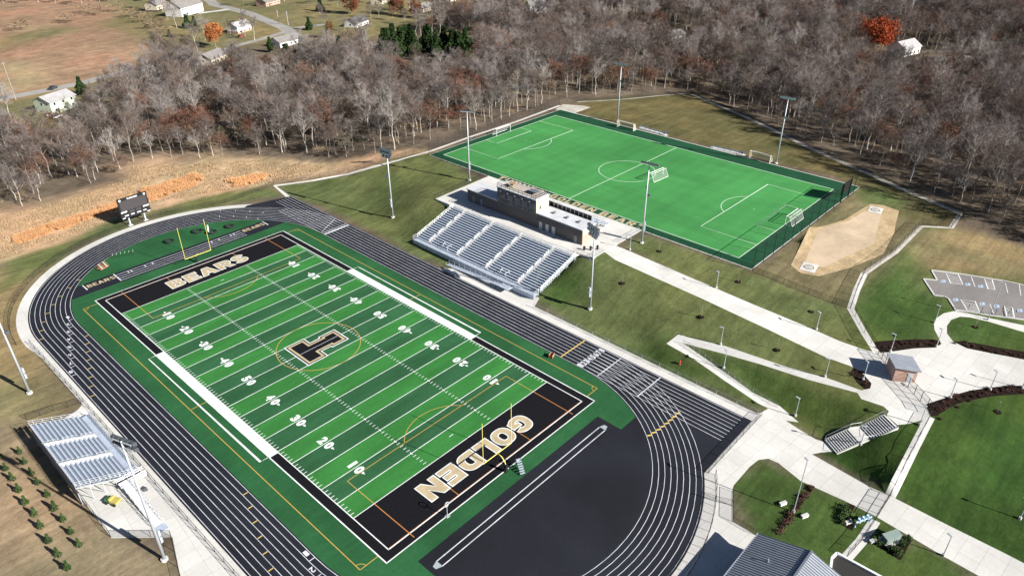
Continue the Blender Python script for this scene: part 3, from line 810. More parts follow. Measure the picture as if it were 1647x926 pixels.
for sx in (-1, 1):
    MB().sheet([(sx * 20.7, -61.9), (sx * 21.8, -62.3), (sx * 21.8, -63.0), (sx * 20.7, -63.4)], 0.036).build('takeoff_plate', 'galv', inf)
for x in (-21.5, 21.6): block_text('runway_letter', 'BEARS', 'tan_letter', (x, 65.1, 0.036), (1, 0, 0), (0, 1, 0), 6.8, 1.7, inf)

ff = tag(MB().rect(-26.18, 26.18, -56.63, 56.63, 0.028).build('football_field', 'turf_black'), kind='structure')
YD = 0.9144
for i in range(20):
    y0 = -45.72 + i * 5 * YD
    k = min(i, 19 - i)
    MB().rect(-24.384, 24.384, y0, y0 + 5 * YD, 0.033).build('turf_strip', 'turf_light' if k % 2 == 0 else 'turf_dark', ff)
wl = MB()
Z1 = 0.040
for sx in (-1, 1):
    wl.rect(sx * 24.384 - 0.09, sx * 24.384 + 0.09, -54.95, 54.95, Z1)
    wl.rect(sx * 26.18 - 0.11, sx * 26.18 + 0.11, -56.75, 56.75, Z1)
    wl.band([(sx * 26.2, 22.9), (sx * 27.85, 22.9), (sx * 27.85, -22.9), (sx * 26.2, -22.9)], 0.2, Z1)
    wl.rect(-24.4, 24.4, sx * 54.864 - 0.1, sx * 54.864 + 0.1, Z1)
    wl.rect(-26.2, 26.2, sx * 56.63 - 0.1, sx * 56.63 + 0.1, Z1)
    wl.rect(min(sx * 24.45, sx * 26.15), max(sx * 24.45, sx * 26.15), -23.2, 23.2, 0.037)
for i in range(21):
    y0 = -45.72 + i * 5 * YD
    wl.rect(-24.3, 24.3, y0 - 0.075, y0 + 0.075, 0.044)
for i in range(100):
    if i % 5 == 0: continue
    y0 = -45.72 + i * YD
    for x in (-23.9, 23.9, -8.13, 8.13):
        wl.rect(x - 0.36, x + 0.36, y0 - 0.06, y0 + 0.06, 0.044)
for x in (-8.13, 8.13):
    for i in range(1, 20):
        y0 = -45.72 + i * 5 * YD
        wl.rect(x - 0.08, x + 0.08, y0 - 0.35, y0 + 0.35, 0.047)
for sy in (-1, 1):
    wl.rect(-0.5, 0.5, sy * (45.72 - 3 * YD) - 0.07, sy * (45.72 - 3 * YD) + 0.07, 0.044)
wl.build('field_lines', 'white_line', ff)
gl = MB()
S_ = 29.7; E_ = 54.65
for sx in (-1, 1):
    gl.rect(sx * S_ - 0.08, sx * S_ + 0.08, -E_, E_, 0.046)
    for sy in (-1, 1):
        gl.rect(min(sx * 26.3, sx * S_), max(sx * 26.3, sx * S_), sy * E_ - 0.08, sy * E_ + 0.08, 0.046)
        gl.band([(sx * S_ - sx * 1.1 * math.cos(a), sy * E_ - sy * 1.1 * math.sin(a)) for a in np.linspace(0, math.pi / 2, 7)], 0.12, 0.048)
    gl.rect(min(sx * 26.3, sx * S_), max(sx * 26.3, sx * S_), -0.08, 0.08, 0.046)
for sy in (-1, 1):
    for sx in (-1, 1):
        gl.rect(sx * 20.1 - 0.07, sx * 20.1 + 0.07, min(sy * 38.2, sy * 45.6), max(sy * 38.2, sy * 45.6), 0.050)
    gl.rect(-20.1, 20.1, sy * 38.2 - 0.07, sy * 38.2 + 0.07, 0.050)
    gl.band([(9.15 * math.cos(a), sy * (43.7 - 9.15 * math.sin(a))) for a in np.linspace(R(37), R(143), 20)], 0.14, 0.050)
gl.band([(9.15 * math.cos(a), 9.15 * math.sin(a)) for a in np.linspace(0, 2 * math.pi, 48, endpoint=False)], 0.16, 0.050, closed=True)
gl.build('soccer_overlay_lines', 'gold_line', ff)
ol = MB()
for sy in (-1, 1):
    for x in (-20.1, 20.1): ol.rect(x - 0.08, x + 0.08, min(sy * 45.8, sy * 56.0), max(sy * 45.8, sy * 56.0), 0.050)
    for x in (-9.16, 9.16): ol.rect(x - 0.07, x + 0.07, min(sy * 50.5, sy * 54.8), max(sy * 50.5, sy * 54.8), 0.0385)
    ol.rect(-24.3, 24.3, sy * 54.72 - 0.05, sy * 54.72 + 0.05, 0.052)
ol.build('end_zone_lines', 'orange_line', ff)
# block letters of the end zones
for nm, txt, y_, rt, upv, wd in (('end_zone_lettering', 'GOLDEN', -50.35, (-1, 0, 0), (0, -1, 0), 26.4), ('end_zone_lettering', 'BEARS', 50.2, (1, 0, 0), (0, 1, 0), 21.2)):
    for a_, f_ in zip(block_text('end_zone_letter', txt, 'white_line', (0, y_, 0.054), rt, upv, wd, 4.2, ff, grow=.2), block_text('letter_fill', txt, 'tan_letter', (0, y_, 0.060), rt, upv, wd, 4.2, None)):
        f_.parent = a_
# yard numbers
for i in range(1, 10):
    n_ = str(10 * min(i, 10 - i)); y0 = -45.72 + i * 10 * YD
    for sx in (-1, 1):
        upx = -sx
        rt = (0, upx * -1.0, 0) if sx < 0 else (0, 1.0, 0)
        rt = (0, -1.0, 0) if sx < 0 else (0, 1.0, 0)
        for k, ch in enumerate(n_):
            lettering('yard_number', ch, 'white_line', (sx * 17.05, y0 + rt[1] * (-0.98 if k == 0 else 0.98), 0.052), rt, (upx, 0, 0), 1.15 if ch != '1' else 0.5, 1.85, 0.06, ff)
        if i != 5:
            d_ = -1 if i < 5 else 1
            yb = y0 + d_ * 1.85
            MB().sheet([(sx * 17.35, yb), (sx * 16.75, yb), (sx * 17.05, yb + d_ * 0.75)], 0.052).build('number_arrow', 'white_line', ff)
# the block T at midfield
T0 = [(-5.85, 4.8), (-0.75, 4.8), (-0.75, 2.35), (1.65, 2.35), (1.65, 2.85), (6.1, 2.85), (6.1, -2.85), (1.65, -2.85), (1.65, -2.35), (-0.75, -2.35), (-0.75, -4.8), (-5.85, -4.8)]
lg = MB().sheet(T0, 0.054).build('midfield_logo', 'white_line', ff)
MB().sheet(inset(T0, 0.25), 0.059).build('logo_black_band', 'turf_black', lg)
MB().sheet(inset(T0, 0.55), 0.064).build('logo_tan_band', 'tan_letter', lg)
MB().sheet(inset(T0, 1.05), 0.069).build('logo_fill', 'turf_black', lg)
MB().rect(-4.7, 4.9, -0.05, 0.05, 0.074).build('logo_midline', 'track_line', lg)
# lane numbers
for k in range(8):
    x = 33.53 + 1.0668 * k
    lettering('lane_number', str(k + 1), 'track_line', (x, -47.3, 0.034), (1, 0, 0), (0, 1, 0), 0.62, 1.5, 0.05, trk)
    lettering('lane_number', str(k + 1), 'track_line', (-x, 53.5 - 3.3 * k, 0.034), (-1, 0, 0), (0, -1, 0), 0.72, 1.15, 0.02, trk)
    lettering('lane_number', str(k + 1), 'track_line', (-x, -46.0 - 3.3 * k, 0.034), (-1, 0, 0), (0, -1, 0), 0.72, 1.15, 0.02, trk)

# ------------------------------------------------------------------ soccer field, 6 m higher
SZ = 6.0
SX0, SX1, SY0, SY1 = 91.9, 151.5, -51.6, 58.3
sf = tag(MB().sheet([(86.1, -58.7), (86.1, 60.0), (156.4, 60.0), (156.4, -58.7)], SZ + 0.012).build('soccer_turf', 'soccer_border'), kind='structure')
SX0, SX1, SY0, SY1 = 89.55, 149.1, -53.55, 56.45
MB().rect(SX0, SX1, SY0, SY1, SZ + 0.02).build('playing_surface', 'soccer', sf)
sl_ = MB(); zl = SZ + 0.028; lw = 0.105
cx = (SX0 + SX1) / 2; cy = (SY0 + SY1) / 2
for x in (SX0, SX1): sl_.rect(x - lw, x + lw, SY0, SY1, zl)
for y in (SY0, SY1, cy): sl_.rect(SX0, SX1, y - lw, y + lw, zl + 0.004)
sl_.band([(cx + 9.15 * math.cos(a), cy + 9.15 * math.sin(a)) for a in np.linspace(0, 2 * math.pi, 48, endpoint=False)], 0.17, zl + 0.008, closed=True)
for y, s_ in ((SY0, 1), (SY1, -1)):
    for hw, dp in ((20.12, 16.46), (9.15, 5.5)):
        sl_.band([(cx - hw, y), (cx - hw, y + s_ * dp), (cx + hw, y + s_ * dp), (cx + hw, y)], 0.17, zl + 0.012)
    a0 = math.asin((16.46 - 11) / 9.15)
    sl_.band([(cx + 9.15 * math.cos(a), y + s_ * (11 + 9.15 * math.sin(a))) for a in np.linspace(a0, math.pi - a0, 18)], 0.17, zl + 0.016)
    sl_.rect(cx - 0.15, cx + 0.15, y + s_ * 11 - 0.15, y + s_ * 11 + 0.15, zl + 0.016)
sl_.build('pitch_lines', 'soccer_line', sf)
eb = MB()
eb.band([(86.1, 60.0), (86.1, -58.7), (156.4, -58.7), (156.4, 60.0)], 0.3, SZ + 0.020, closed=True)
eb.build('turf_kerb', 'concrete', sf)
for txt, y0, y1 in (('TURNER', 28.5, 10.0), ('GOLDEN', 7.0, -9.6), ('BEARS', -11.6, -26.3)):
    block_text('touchline_letter', txt, 'tan_letter', (87.75, (y0 + y1) / 2, SZ + 0.034), (0, -1, 0), (1, 0, 0), abs(y1 - y0), 2.5, sf, stroke=.30, gap=.26)

# ------------------------------------------------------------------ press box plaza and building
pz = tag(link('press_box_plaza', None, None, (75, 2, SZ)), kind='structure')
def rel(mb, o):
    lx, ly, lz = o.location
    mb.v = [(x - lx, y - ly, z - lz) for x, y, z in mb.v]
    return mb
rel(MB().prism([(62.6, 24.5), (62.6, 30.6), (84, 31.4), (85.95, 31.4), (85.95, -26.6), (74.5, -26.6), (64.4, -26.6), (63.9, -20.2)], -0.2, SZ + 0.05), pz).build('slab', 'concrete', pz)

def wall_windows(parent, rects, x, frame='alu_dark'):
    for (y0, y1, z0, z1) in rects:
        wn = MB().box(x - 0.10, x + 0.02, y0, y1, z0, z1).build('window', frame, parent)
        n = max(1, round((y1 - y0) / 1.0))
        for k in range(n):
            a = y0 + (y1 - y0) * k / n + 0.07; b_ = y0 + (y1 - y0) * (k + 1) / n - 0.07
            MB().box(x - 0.13, x - 0.101, a, b_, z0 + 0.07, z1 - 0.07).build('pane', 'glass', wn)

pb = thing('press_box_building', 'brick grandstand building with dark two-storey press box above the home bleachers', 'building', (68.2, 2, SZ + 0.05))
def pbb(name, mb, m_, par=None):
    mb.v = [(x - 68.2, y - 2, z - SZ - 0.05) for x, y, z in mb.v]
    return mb.build(name, m_, par or pb)
BZ = SZ + 0.05
pbb('wall', MB().box(68.2, 73.6, -20.0, 10.2, BZ, 10.2), 'brick_dark')
pbb('wall', MB().box(68.2, 73.6, 10.201, 22.4, BZ, 9.65), 'brick_dark')
pbb('upper_panel', MB().box(68.12, 73.68, -20.08, -4.3, 8.6, 10.25), 'dark_panel')
pbb('upper_panel', MB().box(68.12, 73.68, 10.2, 22.48, 8.3, 9.6), 'dark_panel')
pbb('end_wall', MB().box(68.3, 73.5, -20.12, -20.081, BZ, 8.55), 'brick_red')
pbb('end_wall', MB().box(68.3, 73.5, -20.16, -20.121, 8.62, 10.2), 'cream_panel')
rf = pbb('roof', MB().box(67.95, 73.95, -20.3, -4.25, 10.26, 10.5), 'roof_membrane')
pbb('roof', MB().box(67.9, 74.0, 10.15, 22.8, 9.7, 9.95), 'roof_membrane')
for y in (-8.5, -13.0, -17.0):
    MB().box(70.6 - 68.2, 71.5 - 68.2, y - 2, y + 0.6 - 2, 10.5 - BZ, 10.95 - BZ).build('roof_vent', 'alu_dark', rf)
tw = pbb('press_box', MB().box(68.0, 73.4, -4.25, 10.2, 8.7, 14.0), 'dark_panel')
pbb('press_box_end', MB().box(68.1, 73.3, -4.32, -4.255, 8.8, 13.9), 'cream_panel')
pbb('press_box_roof', MB().box(67.8, 73.6, -4.45, 10.4, 14.02, 14.2), 'roof_membrane')
pbb('end_window', MB().box(69.4, 69.9, -4.40, -4.325, 11.0, 12.0), 'glass')
for k in range(5):
    y0 = 8.9 - k * 2.72
    wn = pbb('window', MB().box(67.90, 67.999, y0 - 1.95, y0, 11.2, 12.9), 'alu_dark')
    for q in (0, 1):
        MB().box(67.86 - 68.2, 67.899 - 68.2, y0 - 1.88 + q * 0.95 - 2, y0 - 1.0 + q * 0.95 - 2, 11.28 - BZ, 12.82 - BZ).build('pane', 'glass', wn)
    MB().box(67.75 - 68.2, 67.899 - 68.2, y0 - 0.35 - 2, y0 + 0.1 - 2, 13.0 - BZ, 13.35 - BZ).build('wall_light', 'white', wn)
for txt, y0, y1 in (('TURNER', 9.2, 5.4), ('GOLDEN', 4.7, 0.7), ('BEARS', 0.0, -3.4)): block_text('wall_letter', txt, 'black_metal', (67.945 - 68.2, (y0 + y1) / 2 - 2, 10.45 - BZ), (0, -1, 0), (0, 0, 1), y0 - y1, 0.85, pb)
pbb('sign_board', MB().box(67.955, 67.998, -3.9, 9.9, 9.85, 11.05), 'sign_grey')
for y in (-6.5, -8.8, -11.0):
    pbb('door', MB().box(68.06, 68.199, y, y + 1.1, BZ, BZ + 2.2), 'galv')
for y in (16.2, 19.5, -18.5):
    pbb('door', MB().box(68.06, 68.199, y, y + 1.0, BZ, BZ + 2.1), 'alu_dark')
rr = MB()
for y in np.linspace(-4.2, 10.1, 10): rr.tube([(67.95, y, 14.2), (67.95, y, 15.25)], 0.05, 5); rr.tube([(73.4, y, 14.2), (73.4, y, 15.25)], 0.05, 5)
for x in (67.95, 73.4):
    for z in (14.7, 15.25): rr.tube([(x, -4.2, z), (x, 10.1, z)], 0.055, 5)
for y in (-4.2, 10.1):
    for z in (14.7, 15.25): rr.tube([(67.95, y, z), (73.4, y, z)], 0.055, 5)
pbb('roof_railing', rr, 'black_metal')
pbb('roof_deck', MB().box(68.4, 73.0, -3.9, 9.8, 14.21, 14.26), 'deck_board')
# camera platform furniture on the press box roof
cp = thing('camera_stand', 'yellow folded camera stand on the press box roof', 'stand', (70.5, 6.5, 14.26))
q_ = MB()
for a, b_ in (((-1, -1, 0), (1, 1, 1)), ((-1, 1, 0), (1, -1, 1)), ((-1, -1, 1), (1, 1, 0.2)), ((-1.1, 0, .6), (1.1, 0, .6))): q_.tube([a, b_], 0.09, 6)
q_.build('frame', 'yellow', cp)
MB().box(-0.7, 0.7, -0.9, 0.9, 0.95, 1.06).build('platform', 'wood', cp)
for nm, lb, y in (('roof_table', 'dark folding table at the far end of the press box roof', -1.0),):
    o_ = thing(nm, lb, 'table', (71.0, y, 14.26))
    MB().box(-0.9, 0.9, -1.5, 1.5, 0.72, 0.78).build('tabletop', 'alu_dark', o_)
    for sx in (-1, 1):
        for sy in (-1, 1): MB().box(sx * .8 - .04, sx * .8 + .04, sy * 1.3 - .04, sy * 1.3 + .04, 0, 0.72).build('leg', 'black_metal', o_)
# row of dark framed panels of the small stand that faces the soccer field
# ------------------------------------------------------------------ bleachers
def bleachers(label, loc, rz, rows, y0, y1, aisles, zf, rise, tread, aw=1.3, front=1.5, riser='alu_riser', foot='alu', grp=None):
    """faces local -X; rows rise towards +X"""
    o = thing('bleachers', label, 'bleachers', loc, rz, grp)
    cuts = [y0] + [v for a in aisles for v in (a - aw / 2, a + aw / 2)] + [y1]
    segs = [(cuts[i], cuts[i + 1]) for i in range(0, len(cuts), 2)]
    cache = {}
    def plank(nm, wd, th, L, m_):
        k = (nm, round(L, 2))
        if k not in cache: cache[k] = MB().box(0, wd, 0, L, 0, th).mesh(nm, M[m_])
        return cache[k]
    MB().box(0, front, y0, y1, zf - 0.06, zf).build('front_walkway', 'alu', o)
    MB().box(-0.05, 0.0, y0, y1, 0.15, zf + 0.12).build('front_panel', 'alu', o)
    for r_ in range(rows):
        x = front + r_ * tread; z = zf + (r_ + 1) * rise
        for a, b_ in segs:
            link('footboard', plank('footboard', tread - 0.30, 0.05, b_ - a, foot), o, (x - 0.05, a, z - 0.05))
            link('seat', plank('seat', 0.30, 0.06, b_ - a - 0.1, 'alu_bright' if False else 'alu'), o, (x + tread - 0.34, a + 0.05, z + 0.36))
            link('riser_board', plank('riser_board', 0.03, rise * 1.0, b_ - a, riser), o, (x - 0.08, a, z - rise - 0.03))
        for a in aisles:
            link('aisle_step', plank('aisle_step', tread, 0.06, aw, 'alu_bright'), o, (x, a - aw / 2, z - 0.02))
            link('aisle_step', plank('aisle_half_step', tread * 0.5, 0.06, aw * 0.9, 'alu_bright'), o, (x + tread * 0.5, a - aw * 0.45, z + rise * 0.5))
    xt = front + rows * tread; zt = zf + rows * rise
    for a in aisles:
        hr = MB()
        for k in range(0, rows, 4):
            xa = front + (k + .3) * tread; xb = front + min(k + 3, rows) * tread
            za = zf + (k + 1.3) * rise; zb = zf + min(k + 4, rows) * rise
            hr.tube([(xa, a, za), (xa, a, za + 0.9), (xb, a, zb + 0.9), (xb, a, zb)], 0.024, 5)
            hr.tube([(xa, a, za + 0.5), (xb, a, zb + 0.5)], 0.02, 5)
        hr.build('aisle_handrail', 'rail', o)
    for y in (y0, y1):
        g = MB()
        for k in range(0, rows + 1, 2):
            xa = front + k * tread; za = zf + k * rise
            g.tube([(xa, y, za - 0.2), (xa, y, za + 1.25)], 0.03, 5)
        for q in (0.45, 0.85, 1.25):
            g.tube([(0, y, zf + q), (front, y, zf + q), (xt, y, zt + q)], 0.028, 5)
        g.build('side_guardrail', 'rail', o)
        g = MB()
        for k in range(1, 6):
            xa = xt * k / 5.0; za = zf + max(0, (xa - front)) / tread * rise
            g.bar((xa, y, 0), (xa, y, za), 0.12); g.bar((xa, y, za), (max(0.1, xa - xt / 5), y, 0.1), 0.07)
        g.bar((0, y, zf - .1), (front, y, zf - .1), 0.14); g.bar((front, y, zf - .1), (xt, y, zt - .1), 0.16)
        g.build('understructure', 'galv', o)
    g = MB()
    for y in np.arange(y0, y1 + 0.01, (y1 - y0) / 22): g.tube([(0.02, y, zf), (0.02, y, zf + 1.0)], 0.03, 5)
    for q in (0.35, 0.68, 1.0): g.tube([(0.02, y0, zf + q), (0.02, y1, zf + q)], 0.03, 5)
    g.build('front_guardrail', 'rail', o)
    g = MB()
    for y in np.arange(y0, y1 + 0.01, (y1 - y0) / 20): g.tube([(xt, y, zt - 0.2), (xt, y, zt + 1.0)], 0.03, 5)
    for q in (0.5, 1.0): g.tube([(xt, y0, zt + q), (xt, y1, zt + q)], 0.03, 5)
    g.build('back_guardrail', 'rail', o)
    return o
hb = bleachers('long aluminium home bleachers with four aisles below the press box', (46.4, 0, 0), 0, 18, -22.7, 22.3, (-15.9, -4.6, 6.2, 17.3), 1.35, 0.256, 0.80, front=1.6)
for y in (11.5, 0.2, -10.3):
    pass
for y in (11.0, -10.6):   # wheelchair bays
    g = MB()
    for dy in (-1.3, 1.3): g.tube([(1.7, y + dy, 1.4), (1.7, y + dy * .6, 2.6), (3.0, y + dy, 2.9), (3.0, y + dy, 1.8)], 0.06, 5)
    g.tube([(3.0, y - 1.3, 2.9), (3.0, y + 1.3, 2.9)], 0.05, 5)
    g.build('wheelchair_bay_rail', 'alu_bright', hb)
MB().box(15.8, 17.6, -22.7, 24.4, 5.82, 5.98).build('top_walkway', 'concrete', hb)
rp = MB().add([(-0.9, 6.5, 0.05), (-0.9, -12.5, 1.3), (-2.1, -12.5, 1.3), (-2.1, 6.5, 0.05), (-0.9, 6.5, -0.1), (-0.9, -12.5, 1.15), (-2.1, -12.5, 1.15), (-2.1, 6.5, -0.1)],
              [(0, 1, 2, 3), (7, 6, 5, 4), (0, 4, 5, 1), (2, 6, 7, 3), (1, 5, 6, 2), (3, 7, 4, 0)])
rp.box(-2.1, -0.06, -16, -12.5, 1.15, 1.3)
rp.build('access_ramp', 'alu', hb)
g = MB()
for x in (-0.95, -2.05):
    for q in (0.5, 0.95): g.tube([(x, 6.5, 0.05 + q), (x, -12.5, 1.3 + q), (x, -16, 1.3 + q)], 0.03, 5)
    for k in range(12):
        y = 6.5 - k * 2; z = min(1.3, 0.05 + k * 2 * 1.25 / 19)
        g.tube([(x, y, z), (x, y, z + 0.95)], 0.03, 5)
g.build('ramp_handrail', 'rail', hb)

ss = bleachers('low bleachers with black back panels facing the soccer field behind the press box', (82.6, -8.0, BZ), math.pi, 9, -10.2, 10.0, (0.0,), 0.5, 0.36, 0.76, front=1.0)
for k in range(14):
    y = -10.0 + k * 1.45
    MB().box(8.0, 8.08, y, y + 1.25, 3.9, 5.6).build('back_panel', 'black_metal', ss)
    MB().box(7.95, 8.12, y - .14, y - .04, 0.0, 5.75).build('back_post', 'alu_bright', ss)
MB().box(7.92, 8.14, -10.2, 10.2, 5.62, 5.75).build('top_rail', 'alu_bright', ss)
vb = bleachers('smaller aluminium visitor bleachers with two railed aisles across the track', (-43.9, 0, 0), math.pi, 11, -12.2, 10.0, (-4.6, 2.6), 0.9, 0.27, 0.72, front=1.5, riser='alu_dark', foot='alu_foot')
MB().box(9.45, 9.50, -12.2, 10.0, 0.3, 3.8).build('underside_shade', 'alu_dark', vb)  # dark sheet added to stand for the shade under the open stand
vr = thing('access_ramp', 'long white access ramp beside the visitor bleachers', 'ramp', (-46.6, -15.2, 0))
MB().add([(-0.8, 3.2, 0.9), (0.8, 3.2, 0.9), (0.8, -8.5, 0.06), (-0.8, -8.5, 0.06), (-0.8, 3.2, 0.75), (0.8, 3.2, 0.75), (0.8, -8.5, -0.05), (-0.8, -8.5, -0.05)],
         [(3, 2, 1, 0), (4, 5, 6, 7), (0, 1, 5, 4), (1, 2, 6, 5), (2, 3, 7, 6), (3, 0, 4, 7)]).build('ramp_deck', 'white', vr)
MB().box(-1.0, 3.4, 3.2, 4.6, 0.75, 0.9).build('landing', 'alu_bright', vr)
MB().box(-0.85, 0.85, -10.2, -8.45, 0.02, 0.07).build('ramp_foot', 'alu', vr)
g = MB()
for x in (-0.85, 0.85):
    for q in (0.5, 0.95): g.tube([(x, 3.2, 0.9 + q), (x, -8.5, 0.06 + q)], 0.035, 5)
    for k in range(8): g.tube([(x, 3.2 - k * 1.67, 0.9 - k * .12), (x, 3.2 - k * 1.67, 1.85 - k * .12)], 0.035, 5)
for y in (3.25, 4.6):
    for q in (0.5, 0.95): g.tube([(-1.0 if y > 4 else 0.9, y, 0.9 + q), (3.4, y, 0.9 + q)], 0.035, 5)
g.build('handrail', 'rail', vr)
# yellow utility cart on the pad
uc = thing('utility_cart', 'small yellow and green utility cart parked beside the visitor bleachers', 'cart', (-49.6, -13.4, 0.02), R(25))
MB().box(-0.65, 0.65, -1.2, 0.2, 0.45, 0.85).build('cargo_bed', 'yellow', uc)
MB().box(-0.6, 0.6, 0.25, 1.3, 0.4, 0.8).build('hood', M.setdefault('cart_green', mat('cart_green', (0.05, 0.18, 0.05), 0.5)), uc)
MB().box(-0.55, 0.55, 0.1, 0.5, 0.8, 1.15).build('seat', 'yellow', uc)
for sx in (-1, 1):
    for y in (-0.75, 0.9): MB().tube([(sx * 0.55, y, 0.3), (sx * 0.78, y, 0.3)], 0.3, 12).build('wheel', 'rubber', uc)

# ------------------------------------------------------------------ tall floodlight masts
def mast(label, loc, ht, arms, aim, grp='tall floodlight masts', boxes=True):
    o = thing('floodlight_mast', label, 'light pole', loc, aim, grp)
    MB().tube([(0, 0, -0.2), (0, 0, 0.4)], 0.55, 10).build('footing', 'concrete', o)
    MB().tube([(0, 0, 0.4), (0, 0, ht * 0.5), (0, 0, ht)], [0.27, 0.21, 0.12], 10).build('pole', 'galv', o, smooth=True)
    if 'lm' not in M:
        M['lm'] = MB().add([(-.28, .0, -.2), (.28, .0, -.2), (.28, .0, .32), (-.28, .0, .32), (-.42, .55, -.42), (.42, .55, -.42), (.42, .55, .22), (-.42, .55, .22)],
                           [(0, 1, 2, 3), (0, 4, 5, 1), (1, 5, 6, 2), (2, 6, 7, 3), (3, 7, 4, 0)]).mesh('floodlight', mat('lamp_housing', (0.10, 0.11, 0.12), 0.4, metal=0.3))
        M['ll'] = MB().add([(-.40, .5, -.40), (.40, .5, -.40), (.40, .5, .20), (-.40, .5, .20)], [(0, 1, 2, 3)]).mesh('lamp_lens', M['lens'])
    for z, n, wd in arms:
        arm = MB().box(-wd / 2, wd / 2, -0.08, 0.08, z - 0.08, z + 0.08).build('crossarm', 'galv', o)
        for k in range(n):
            x = -wd / 2 + wd * (k + 0.0) / max(1, n - 1)
            fl = link('floodlight', M['lm'], o, (x, 0.08, z + 0.05))
            link('lamp_lens', M['ll'], fl)
    if boxes:
        for z in (3.6, 5.0): MB().box(-0.3, 0.3, 0.25, 0.62, z, z + 1.1).build('ballast_box', 'galv', o)
        fl = link('floodlight', M['lm'], o, (0.55, 0.1, ht * 0.62)); link('lamp_lens', M['ll'], fl)
        MB().bar((0, 0, ht * 0.62), (0.6, 0.1, ht * 0.62), 0.08).build('bracket', 'galv', o)
    return o
def P3(x, y): return (x, y, h(x, y))
p = at(632, 350)
mast('floodlight mast standing in the lawn left of the home bleachers', tuple(p), 21.3, ((21.2, 5, 3.6), (20.2, 5, 3.6), (19.2, 3, 2.4)), R(100))
p = at(949, 497)
mast('floodlight mast standing right of the home bleachers', tuple(p), 21.6, ((21.5, 5, 3.6), (20.5, 5, 3.6), (19.5, 3, 2.4)), R(70))
mast('floodlight mast at the left edge of the photo beside the track', (-49.3, 29.0, 0), 24.0, ((23.8, 5, 3.6), (22.8, 5, 3.6)), R(-80))
mast('floodlight mast beside the visitor concrete pad, nearest to the viewer', (-49.0, -31.0, 0), 24.3, ((24.1, 5, 3.6), (23.1, 5, 3.6)), R(-70))
for lb, px, aim in (('floodlight mast at the near left corner of the soccer field', (755, 290), R(-60)), ('floodlight mast behind the portable goal on the far soccer touchline', (993, 196), R(100)),
                    ('floodlight mast at the dark woods behind the far soccer touchline', (1248, 263), R(95)), ('floodlight mast on the near soccer touchline right of the press box', (1032, 391), R(-85))):
    p = at(*px)
    mast(lb, tuple(p), 21.9, ((21.8, 6, 4.2), (15.6, 1, 0.3)), aim, boxes=(px[0] < 1100 and px[1] > 200))

# ------------------------------------------------------------------ goalposts
def goalpost(label, x, y, s_):
    o = thing('goalpost', label, 'goalpost', (x, y, 0.03), 0, 'football goalposts')
    MB().tube([(0, s_ * 2.0, 0), (0, s_ * 2.0, 1.5), (0, s_ * 1.7, 2.3), (0, s_ * 1.0, 2.85), (0, 0, 3.05)], 0.095, 8).build('gooseneck', 'yellow_post', o, smooth=True)
    MB().tube([(-3.55, 0, 3.05), (3.55, 0, 3.05)], 0.075, 8).build('crossbar', 'yellow_post', o)
    for sx in (-1, 1): MB().tube([(sx * 3.55, 0, 3.0), (sx * 3.55, 0, 12.1)], 0.055, 8).build('upright', 'yellow_post', o)
    MB().box(-0.24, 0.24, s_ * 2.0 - 0.24, s_ * 2.0 + 0.24, 0, 1.7).build('post_pad', 'black_metal', o)
goalpost('yellow goalpost at the GOLDEN end zone', 0.2, -54.9, -1)
goalpost('yellow goalpost at the BEARS end zone below the scoreboard', 0.15, 54.9, 1)
st = thing('step_unit', 'small aluminium steps behind the near goalpost', 'steps', (2.6, -57.6, 0.03), R(-25))
for k in range(7): MB().box(-0.45, 0.45, -k * 0.32 - 0.3, -k * 0.32, 0.25 + (6 - k) * 0.26, 0.30 + (6 - k) * 0.26).build('step', 'alu', st)
for sx in (-1, 1):
    MB().bar((sx * 0.5, 0.0, 1.85), (sx * 0.5, -2.3, 0.1), 0.06, 0.16).build('stringer', 'black_metal', st)
    MB().bar((sx * 0.5, 0.0, 0), (sx * 0.5, 0.0, 2.8), 0.06).build('post', 'black_metal', st)
cs = thing('camera_post', 'slim post with a ring head standing beside the GOLDEN end zone', 'post', (-13.6, -56.7, 0.03))
MB().tube([(0, 0, 0), (0, 0, 2.3)], 0.06, 6).build('pole', 'galv', cs)
MB().tube([(0.45 * math.cos(a), 0, 2.7 + 0.45 * math.sin(a)) for a in np.linspace(0, 2 * math.pi, 13)], 0.07, 6).build('ring', 'galv', cs)
MB().box(-0.35, 0.35, -0.35, 0.35, 0, 0.06).build('base_plate', 'galv', cs)

# ------------------------------------------------------------------ scoreboards
sb = thing('scoreboard', 'large black football scoreboard with grey screen beyond the far track bend', 'scoreboard', (0.1, 93.2, 0), R(3))
for x in (-2.3, 2.3):
    MB().box(x - 0.2, x + 0.2, 0.15, 0.55, 0, 8.3).build('post', 'galv', sb)
    MB().box(x - 0.6, x + 0.6, -0.2, 0.9, -0.1, 0.15).build('footing', 'concrete', sb)
MB().box(-4.3, 4.3, -0.25, 0.14, 2.6, 8.8).build('cabinet', 'black_metal', sb)
MB().box(-3.9, 3.9, -0.30, -0.255, 5.0, 8.0).build('screen', 'screen', sb)
MB().sheet([(0, 0), (1, 0), (1, 1)], 0)
for x in (-3.6, 3.6): MB().add([(x, -0.31, 7.9), (x + 0.35, -0.31, 8.3), (x, -0.31, 8.7), (x - 0.35, -0.31, 8.3), (x, -0.27, 7.9), (x + 0.35, -0.27, 8.3), (x, -0.27, 8.7), (x - 0.35, -0.27, 8.3)], [(3, 2, 1, 0), (0, 1, 5, 4), (1, 2, 6, 5), (2, 3, 7, 6), (3, 0, 4, 7)]).build('emblem', 'white', sb)
lettering('sign_lettering', 'TURNER', 'white', (0, -0.31, 8.35), (1, 0, 0), (0, 0, 1), 3.2, 0.45, 0.03, sb)
